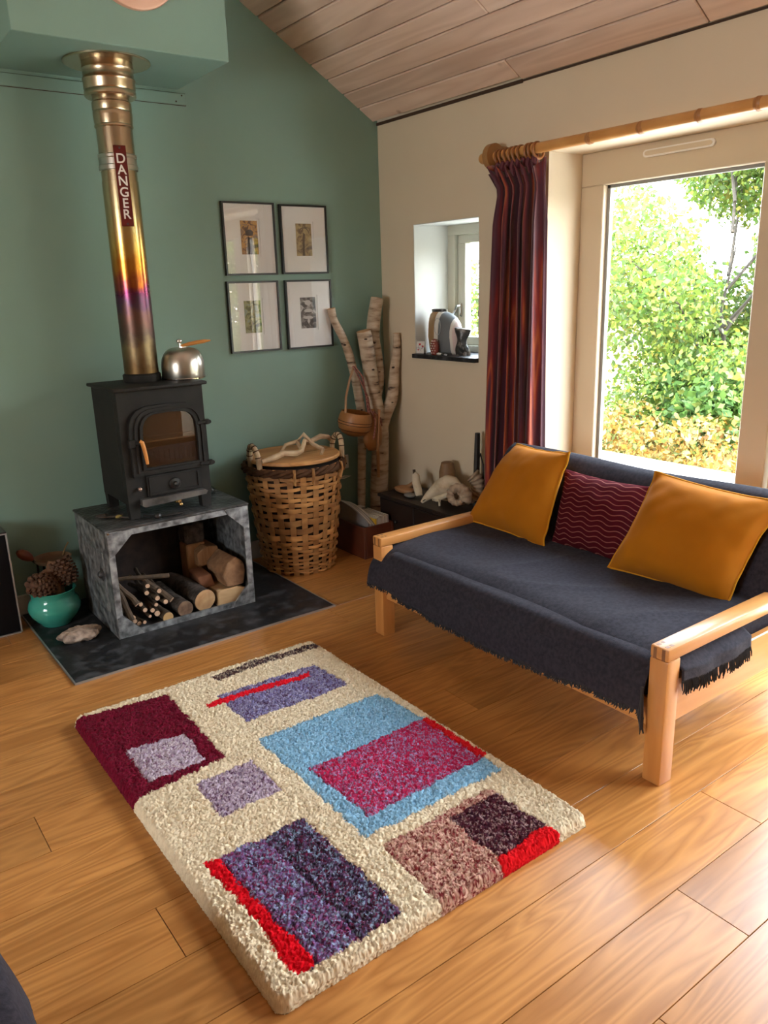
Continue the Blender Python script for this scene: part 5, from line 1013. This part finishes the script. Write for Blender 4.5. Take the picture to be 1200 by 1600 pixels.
# cushions
def cushion(name, label, TL, TR, BR, BL, thick, m, pipe=None, flange=.035, seed=0, cat='cushion', group=None, wr_=.006):
    TL, TR, BR, BL = map(Vector, (TL, TR, BR, BL)); n = 40; t = thing(name, label, cat, tuple((BL+BR)/2), group); nrm = (TR-TL).cross(BL-TL).normalized()
    if nrm.x > 0: nrm = -nrm
    F_, B_ = np.zeros((n, n, 3)), np.zeros((n, n, 3)); edge = []
    for j in range(n):
        for i in range(n):
            u, v = i/(n-1), j/(n-1); a, b_ = 2*u-1, 2*v-1
            uu = .5 + (u-.5)*(1 - .07*(1-b_*b_)*abs(a)**2); vv = .5 + (v-.5)*(1 - .06*(1-a*a)*abs(b_)**2)
            p = TL.lerp(TR, uu).lerp(BL.lerp(BR, uu), vv); fa, fb_ = max(0, 1-(abs(a)/(1-flange))**2.6), max(0, 1-(abs(b_)/(1-flange))**2.6); h_ = thick*(fa*fb_)**.55
            h_ *= 1 + .10*b_
            w = wr_*mnoise.noise(Vector((u*4+seed, v*4, seed))) + wr_*.9*mnoise.noise(Vector((u*9+seed, v*7, 3))) + wr_*.8*(abs(a*b_)**2)*math.sin((a+b_)*14+seed)
            w += .004*mnoise.noise(Vector((u*2.5+seed,v*2.5,9)))
            F_[j,i] = p + nrm*(h_*.62 + w + .0015); B_[j,i] = p - nrm*(h_*.38 - w*.0 + .0015) + nrm*w*(0 if h_ > .002 else 1)
    N_ = n*n; V = np.concatenate([F_.reshape(-1,3), B_.reshape(-1,3)]); fs = []
    for j in range(n-1):
        for i in range(n-1): q = j*n+i; fs += [(q,q+1,q+n+1,q+n), (N_+q,N_+q+n,N_+q+n+1,N_+q+1)]
    bd = [i for i in range(n)] + [j*n+n-1 for j in range(1,n)] + [(n-1)*n+i for i in range(n-2,-1,-1)] + [j*n for j in range(n-2,0,-1)]
    fs += [(bd[k_], N_+bd[k_], N_+bd[(k_+1)%len(bd)], bd[(k_+1)%len(bd)]) for k_ in range(len(bd))]
    s = MB(); s.add(V.tolist(), fs); me = s.mesh('cover', m, 0); me.polygons.foreach_set('use_smooth', [True]*len(me.polygons))
    l = me.uv_layers.new(name='UVMap'); idx = np.empty(len(me.loops), int); me.loops.foreach_get('vertex_index', idx); k2 = idx % N_; l.data.foreach_set('uv', np.stack([(k2 % n)/(n-1), (k2//n)/(n-1)], 1).ravel())
    c_ = WM[t.name]; me.transform(Matrix.Translation(-c_)); o = bpy.data.objects.new('cover', me); COL.objects.link(o); o.parent = t; WM[o.name] = c_
    if pipe is not None:
        s = MB(); E_ = [Vector((F_.reshape(-1,3)[q]+B_.reshape(-1,3)[q])/2) for q in bd]; s.tube(E_+[E_[0]], .0045, 6, cap=False); s.obj('piping', pipe, t)
    return t
cushion('cushion', 'mustard yellow cushion leaning at the left end of the sofa', (2.86,2.77,.815), (2.735,2.315,.853), (2.575,2.315,.437), (2.585,2.84,.452), .155, YELLOW, YELLOWD, seed=1)
cushion('cushion', 'mustard yellow cushion leaning at the right end of the sofa', (2.76,1.885,.835), (2.80,1.37,.80), (2.595,1.435,.430), (2.565,1.955,.447), .16, YELLOW, YELLOWD, seed=5)
def wavy():
    m, t, b = nt('wavy_maroon'); u = N(t, 'ShaderNodeUVMap', uv_map='UVMap'); sp = N(t, 'ShaderNodeSeparateXYZ'); t.links.new(u.outputs[0], sp.inputs[0])
    def math_(op, a, b_=None):
        q = N(t, 'ShaderNodeMath', operation=op)
        for i, v in enumerate((a, b_)):
            if v is None: continue
            if isinstance(v, (int, float)): q.inputs[i].default_value = v
            else: t.links.new(v, q.inputs[i])
        return q.outputs[0]
    s1 = math_('MULTIPLY', math_('SINE', math_('MULTIPLY', sp.outputs['X'], 30.0)), .016)
    w = math_('FRACT', math_('MULTIPLY', math_('ADD', sp.outputs['Y'], s1), 15.0))
    r = ramp(t, [(0,(.065,.005,.009)), (.74,(.065,.005,.009)), (.80,(.26,.09,.075)), (.88,(.26,.09,.075)), (.96,(.065,.005,.009))], w); t.links.new(r.outputs[0], b.inputs['Base Color'])
    b.inputs['Roughness'].default_value = .95; b.inputs['Specular IOR Level'].default_value = .08; bump(t, b, w, .15, .003); return m
cushion('cushion', 'maroon cushion with thin wavy lines between the two yellow ones', (2.80,2.395,.755), (2.80,1.925,.755), (2.645,1.92,.440), (2.645,2.33,.440), .13, wavy(), None, flange=.01, seed=9)

# ------------------------------------------------------------------ rug
rg = thing('rug', 'thick cream wool rug with coloured abstract rectangles on the oak floor', 'rug', (1.15, 2.12, 0))
RX0, RX1, RY0, RY1 = .612, 1.692, 1.305, 2.925
CR_ = (.70,.58,.40)
REG = [  # polygon, palette [(colour, weight)]
 ([(.59,2.9),(.968,2.86),(.955,2.293),(.59,2.25)], [((.135,.005,.018),3),((.18,.008,.028),2),((.09,.004,.012),1)]),
 ([(.695,2.562),(.902,2.525),(.896,2.322),(.689,2.32)], [((.46,.38,.46),3),((.60,.52,.56),2),((.24,.13,.22),1.2)]),
 ([(.808,2.21),(1.019,2.222),(1.018,2.009),(.803,2.001)], [((.50,.41,.48),3),((.34,.26,.36),2),((.14,.06,.12),1.3)]),
 ([(1.117,2.714),(1.567,2.691),(1.579,2.447),(1.119,2.456)], [((.20,.18,.36),3),((.34,.33,.48),2),((.10,.05,.11),2)]),
 ([(1.159,2.874),(1.376,2.898),(1.68,2.873),(1.68,2.825),(1.361,2.84),(1.174,2.825)], [((.10,.05,.045),3),((.45,.37,.27),2),((.03,.02,.03),2)]),
 ([(1.096,2.324),(1.629,2.316),(1.652,2.057),(1.645,1.639),(1.097,1.645)], [((.22,.42,.58),4),((.30,.52,.68),2),((.15,.33,.50),1)]),
 ([(1.144,2.048),(1.650,2.052),(1.650,1.725),(1.159,1.719)], [((.48,.015,.07),3),((.32,.24,.42),1.8),((.34,.03,.10),2)]),
 ([(1.640,2.054),(1.672,2.056),(1.672,1.727),(1.643,1.722)], [((.62,.01,.015),1)]),
 ([(1.113,1.587),(1.541,1.590),(1.541,1.555),(1.345,1.55),(1.34,1.338),(1.324,1.25),(1.095,1.25)], [((.58,.36,.27),3),((.20,.028,.03),2),((.42,.19,.15),1.3)]),
 ([(1.341,1.558),(1.544,1.559),(1.549,1.353),(1.341,1.344)], [((.075,.014,.022),3),((.04,.01,.02),2),((.33,.21,.20),1.2)]),
 ([(1.336,1.344),(1.551,1.355),(1.56,1.25),(1.318,1.25)], [((.68,.008,.012),3),((.58,.006,.01),1)]),
 ([(.712,1.839),(1.0,1.839),(1.008,1.353),(.719,1.341)], [((.20,.12,.28),3),((.28,.36,.52),2.2),((.22,.03,.10),2),((.05,.02,.05),2)]),
 ([(.86,1.839),(1.0,1.839),(1.008,1.353),(.87,1.347)], [((.10,.06,.13),3),((.25,.33,.46),1.5),((.14,.02,.06),1.6),((.02,.012,.02),2.5)]),
 ([(.673,1.847),(.717,1.837),(.716,1.692),(.745,1.376),(.735,1.347),(.695,1.345),(.680,1.38),(.692,1.495),(.688,1.592),(.684,1.682),(.676,1.713)], [((.72,.005,.014),3),((.62,.004,.012),1)]),
 ([(1.053,2.682),(1.30,2.668),(1.51,2.646),(1.50,2.606),(1.3,2.625),(1.056,2.648)], [((.70,.008,.02),1)]),
]
sp_ = .0032; nx, ny_ = int((RX1-RX0)/sp_), int((RY1-RY0)/sp_)
ed = np.array([0, .0002, .0005, .0009, .0014, .002, .0027]); XSs = np.r_[RX0+ed, np.linspace(RX0+.0036, RX1-.0036, nx), RX1-ed[::-1]]; YSs = np.r_[RY0+ed, np.linspace(RY0+.0036, RY1-.0036, ny_), RY1-ed[::-1]]
gx, gy = np.meshgrid(XSs, YSs); ny_, nx = gx.shape
def smooth_noise(sh, cells, seed):
    r2 = np.random.default_rng(seed); g_ = r2.random((cells[1]+2, cells[0]+2)); yy = np.linspace(0, cells[1], sh[0]); xx = np.linspace(0, cells[0], sh[1]); yi, xi = yy.astype(int), xx.astype(int); fy, fx = (yy-yi)[:,None], (xx-xi)[None,:]
    fy, fx = fy*fy*(3-2*fy), fx*fx*(3-2*fx)
    a = g_[np.ix_(yi, xi)]; b_ = g_[np.ix_(yi, xi+1)]; c_ = g_[np.ix_(yi+1, xi)]; d_ = g_[np.ix_(yi+1, xi+1)]; return (a*(1-fx)+b_*fx)*(1-fy) + (c_*(1-fx)+d_*fx)*fy
sh = gx.shape
jx = gx + (rng.random(sh)-.5)*.010 + (smooth_noise(sh, (40, 60), 3)-.5)*.014; jy = gy + (rng.random(sh)-.5)*.010 + (smooth_noise(sh, (40, 60), 4)-.5)*.014
def inside(poly, x, y):
    r = np.zeros(x.shape, bool); n = len(poly)
    for i in range(n):
        (x0, y0_), (x1, y1_) = poly[i], poly[(i+1)%n]; cnd = ((y0_ > y) != (y1_ > y)); xi = (x1-x0)*(y-y0_)/((y1_-y0_) if abs(y1_-y0_) > 1e-9 else 1e-9) + x0; r ^= cnd & (x < xi)
    return r
colr = np.empty(sh + (3,)); ck = np.array([(.76,.635,.435), (.81,.69,.49), (.70,.57,.38)]); 
# speckle chosen per tuft (about 6 x 9 mm), shared by the few vertices of that tuft
ix_ = ((jx - RX0 + .05)/.0050).astype(int); iy_ = ((jy - RY0 + .05)/.0056).astype(int); tab = rng.random((iy_.max()+1, ix_.max()+1)); tw_ = (tab[iy_, ix_] + .12*rng.random(sh)) % 1.0
colr[:] = ck[np.minimum((tw_*3).astype(int), 2)]; reg = np.zeros(sh, int)
for k_, (poly, pal) in enumerate(REG):
    mk = inside(poly, jx, jy); w = np.cumsum([p[1] for p in pal]); w = w/w[-1]; ci = np.minimum(np.searchsorted(w, tw_), len(pal)-1); colr[mk] = np.array([p[0] for p in pal])[ci][mk]; reg[mk] = k_+1
d_e = np.minimum(np.minimum(gx-RX0, RX1-gx), np.minimum(gy-RY0, RY1-gy))
# rounded corners
cr = .035; qx = np.maximum(np.maximum(RX0+cr-gx, gx-(RX1-cr)), 0); qy = np.maximum(np.maximum(RY0+cr-gy, gy-(RY1-cr)), 0); dc = cr - np.hypot(qx, qy); d_e = np.minimum(d_e, np.where((qx > 0) & (qy > 0), dc, d_e))
prof_ = np.clip(d_e/.020, 0, 1); zt = .036*np.sqrt(np.clip(1-(1-prof_)**2, 0, 1))
tuft = rng.random(tab.shape)[iy_, ix_]
zt = zt + (.006*tuft + .006*(rng.random(sh)-.5) + .005*(smooth_noise(sh, (24, 36), 8)-.5) + .006*(smooth_noise(sh, (140, 210), 11)-.5))*np.clip(d_e/.008, .0, 1)
edge_ = np.zeros(sh, bool); edge_[:, 1:] |= reg[:, 1:] != reg[:, :-1]; edge_[1:, :] |= reg[1:, :] != reg[:-1, :]; zt = zt - .004*edge_
zt = np.maximum(zt, .001)
keep = d_e > -.004
bx_ = gx + (rng.random(sh)-.5)*.004; by_ = gy + (rng.random(sh)-.5)*.004
# edge bulge: pull outline vertices outward a little at mid height
V = np.stack([bx_, by_, zt], -1).reshape(-1, 3); ids = np.arange(nx*ny_).reshape(ny_, nx); kf = keep[:-1,:-1] & keep[1:,:-1] & keep[:-1,1:] & keep[1:,1:]
Q = np.stack([ids[:-1,:-1], ids[:-1,1:], ids[1:,1:], ids[1:,:-1]], -1)[kf]
me = bpy.data.meshes.new('pile'); me.vertices.add(len(V)); me.vertices.foreach_set('co', (V - np.array(WM[rg.name])).astype(np.float32).ravel()); me.loops.add(Q.size); me.loops.foreach_set('vertex_index', Q.ravel().astype(np.int32)); me.polygons.add(len(Q)); me.polygons.foreach_set('loop_start', np.arange(0, Q.size, 4, dtype=np.int32)); me.update(calc_edges=True)
ca = me.color_attributes.new('tint', 'FLOAT_COLOR', 'POINT'); ca.data.foreach_set('color', np.concatenate([colr.reshape(-1,3), np.ones((nx*ny_,1))], 1).astype(np.float32).ravel())
me.polygons.foreach_set('use_smooth', [True]*len(me.polygons)); me.materials.append(attrmat('wool_pile', rough=1.0, sheen=.03, spec=.04)); me.validate()
o = bpy.data.objects.new('pile', me); COL.objects.link(o); o.parent = rg; o['kind'] = 'stuff'
s = MB(); s.rbox(RX0+.012, RX1-.012, RY0+.012, RY1-.012, .0005, .004, .001); s.obj('backing', PAGES, rg)

# ------------------------------------------------------------------ footstool with throw at the lower left
t = thing('footstool', 'footstool at the lower left edge hidden beneath a charcoal throw', 'footstool', (-.25, 1.25, 0))
for (x, y) in ((-.56,1.0),(.09,1.0),(-.56,1.60),(.09,1.60)): s = MB(); s.rbox(x-.02, x+.02, y-.02, y+.02, 0, .17, .003); s.obj('leg', BEECHZ, t)
s = MB(); s.rbox(-.61, .06, .99, 1.63, .17, .34, .04, 4); s.obj('cushion', GREY, t)
t = thing('footstool_throw', 'charcoal knitted throw with short fringe hanging at the lower left corner', 'throw', (-.25, 1.25, .12))
n1, n2 = 30, 96; P = np.zeros((n1, n2, 3)); cxm, cym = -.262, 1.31
for j in range(n1):
    u = j/(n1-1)
    for i in range(n2):
        w = 2*PI*i/(n2-1); e = .22; cx_, sx_ = math.cos(w), math.sin(w); ex, ey = math.copysign(abs(cx_)**e, cx_), math.copysign(abs(sx_)**e, sx_)
        if u < .5: k_ = u/.5; rx, ry, z = .362*k_, .345*k_, .352 - .02*k_**6
        else:
            k_ = (u-.5)/.5; rx, ry = .362+.04*k_**.6, .345+.03*k_**.6; z = .332 - .185*k_
            f_ = .012*k_*math.sin(w*14); rx += f_; ry += f_
        P[j,i] = (cxm + rx*ex, cym + ry*ey, z)
grid_obj('blanket', P, GREY, t, thick=.005); fr_ = MB()
for i in range(500):
    a = random.randrange(n2-1); q = P[-1][a] + (P[-1][a+1]-P[-1][a])*random.random(); L = random.uniform(.01,.03); fr_.tube([(q[0],q[1],q[2]+.004),(q[0]+random.uniform(-.006,.006),q[1]+random.uniform(-.006,.006),q[2]-L)], [.003,.0012], 4)
fr_.obj('fringe', GREYM, t, kind='stuff')

# ------------------------------------------------------------------ outdoors: deck, meadow, trees
dk = thing('deck', 'sunlit bleached timber deck outside the big window', 'deck', (5.0, 2.0, -.12))
for i in range(-26, 30):
    y_ = i*.30; s = MB(); s.box(3.56, 6.55, y_+.004, y_+.296, -.13, -.10); s.obj('deck_board', DECKM, dk, smooth=0)
gm_ = MB(); n = 40; vs = []
for j in range(n):
    for i in range(n):
        x = 3.6 + 56*i/(n-1); y = -34 + 76*j/(n-1); d = x-6.5; z = -.55 - .02*max(0, d) + .12*mnoise.noise(Vector((x*.4, y*.4, 0))) if d > 0 else -.5
        vs.append((x, y, z))
gm_.add(vs, [(j*n+i, j*n+i+1, (j+1)*n+i+1, (j+1)*n+i) for j in range(n-1) for i in range(n-1)]); o = gm_.obj('meadow', mat('dry_grass', (.30,.20,.06), .95, c2=(.16,.17,.04), scale=1.5), smooth=60); o['kind'] = 'structure'; o.name = 'ground'
def leaves(name, parent, centers, size, cols_, m, n, seed, squash=1.0, droop=.4):
    r2 = np.random.default_rng(seed); C_ = np.array([c_[:3] for c_ in centers]); Rr = np.array([c_[3] for c_ in centers]); pr = Rr**2/ (Rr**2).sum(); ci = r2.choice(len(C_), n, p=pr)
    d = r2.normal(size=(n,3)); d /= np.linalg.norm(d, axis=1)[:,None]; rad = Rr[ci]*(.35 + .65*r2.random(n)**.5); p = C_[ci] + d*rad[:,None]*np.array([1,1,squash])
    a = r2.normal(size=(n,3)); a[:,2] -= droop; a /= np.linalg.norm(a, axis=1)[:,None]; b_ = np.cross(a, r2.normal(size=(n,3))); b_ /= np.linalg.norm(b_, axis=1)[:,None]; sz = size*(.6+.8*r2.random(n))[:,None]
    V = np.stack([p, p + a*sz*.5 + b_*sz*.30, p + a*sz, p + a*sz*.5 - b_*sz*.30], 1).reshape(-1,3) - np.array(WM[parent.name]); F_ = np.arange(4*n).reshape(-1,4)
    me = bpy.data.meshes.new(name); me.from_pydata(V.tolist(), [], F_.tolist()); me.update(); me.materials.append(m); cc = np.array([c_[0] for c_ in cols_]); ww = np.array([c_[1] for c_ in cols_], float); k_ = r2.choice(len(cc), n, p=ww/ww.sum()); cl = cc[k_]*.47*(.75+.5*r2.random((n,1)))
    ca = me.color_attributes.new('tint', 'FLOAT_COLOR', 'POINT'); ca.data.foreach_set('color', np.concatenate([np.repeat(cl, 4, 0), np.ones((4*n,1))], 1).astype(np.float32).ravel()); o = bpy.data.objects.new(name, me); COL.objects.link(o); o.parent = parent; o['kind'] = 'stuff'; return o
LEAF = attrmat('leaf', rough=.5, trans=.45, spec=.3); BRK = mat('tree_bark', (.035,.027,.02), .9)
GC = [((.23,.36,.055),4), ((.32,.42,.07),3), ((.15,.30,.06),3), ((.46,.42,.07),.8), ((.20,.30,.12),2)]
def tree(label, x, y, h, spread, nl, seed, cols_=GC, base=-.6, size=.15, low=.0):
    r2 = random.Random(seed); t = thing('tree', label, 'tree', (x, y, base), None); s = MB(); cs = []
    s.tube([(x,y,base),(x+.1,y-.05,base+h*.15),(x+.05,y+.1,base+h*.3),(x-.05,y-.1,base+h*.45)], [.05,.04,.025,.010], 8)
    for k_ in range(22):
        w = r2.uniform(0, 2*PI); hz = base + h*(low + (.97-low)*(k_+.5)/22); f_ = math.sin(PI*min(1, max(.08, (hz-base)/h*.95+.05)))**.7; rr = spread*f_*r2.uniform(.55,1); e = Vector((x+rr*math.cos(w), y+rr*math.sin(w), hz+.3)); st_p = Vector((x, y, max(base+.3, hz-.7*rr)))
        m_ = st_p.lerp(e, .5) + Vector((0,0,.15*rr)); s.tube([st_p, m_, e], [.024,.015,.006], 6); cs.append((*e, spread*r2.uniform(.28,.42))); cs.append((*m_, spread*r2.uniform(.2,.32)))
    s.obj('trunk', BRK, t); leaves('foliage', t, cs, size, cols_, LEAF, nl, seed, .85); return t
tree('broad leafy green tree filling the big window view', 10.6, 6.3, 5.7, 2.7, 75000, 11, size=.085)
tree('smaller yellow green tree low at the left of the window view', 11.4, 10.2, 2.9, 1.7, 12000, 12, size=.10)
tree('tree beyond the deck right of the window view', 11.0, .0, 3.4, 2.0, 5000, 14, size=.2)
tree('tall tree beyond the deck seen in the picture glass', 10.5, -4.8, 3.6, 2.0, 6000, 15, size=.2)
tree('tree beyond the deck mirrored in the left picture glass', 9.8, -9.2, 4.4, 2.0, 6000, 16, size=.2)
tree('far tree beyond the deck mirrored in the picture glass', 12.0, -15.0, 4.6, 2.1, 4000, 17, size=.22)
OC = [((.50,.30,.06),3), ((.60,.42,.10),2), ((.36,.18,.04),2), ((.20,.26,.06),1.5), ((.62,.52,.22),1.5)]
br_ = thing('bracken', 'band of ochre bracken and dry grass beyond the deck', 'bracken', (8, 4, -.55)); br_['kind'] = 'stuff'
r3 = random.Random(4); cs = [(6.9+r3.uniform(0,2.6), -9+20.5*r3.random(), -.42+.22*r3.random(), r3.uniform(.28,.5)) for _ in range(150)]
leaves('fronds', br_, cs, .075, OC, LEAF, 42000, 21, .8, -.3)
LG = [((.10,.22,.05),3), ((.16,.30,.06),3), ((.30,.36,.08),1)]
for i, (x, y, z, r_) in enumerate(((9.3, 5.6, .0, .6), (9.6, 8.6, -.1, .7), (9.5, 3.0, -.05, .6))):
    t = thing('shrub', ['dark green shrub behind the bracken at the right of the window view', 'dark green shrub behind the bracken left of the window view', 'dark green shrub behind the bracken hidden by the mullion'][i], 'shrub', (x, y, -.6))
    s = MB(); s.tube([(x,y,-.6),(x+.05,y,-.2),(x,y+.05,z+.2)], [.04,.03,.01], 6); s.obj('stem', BRK, t); leaves('foliage', t, [(x+r3.uniform(-.5,.5)*r_*2, y+r3.uniform(-.5,.5)*r_*2, z+r3.uniform(-.2,.2), r_*.6) for _ in range(8)], .13, LG, LEAF, 2500, 31+i)
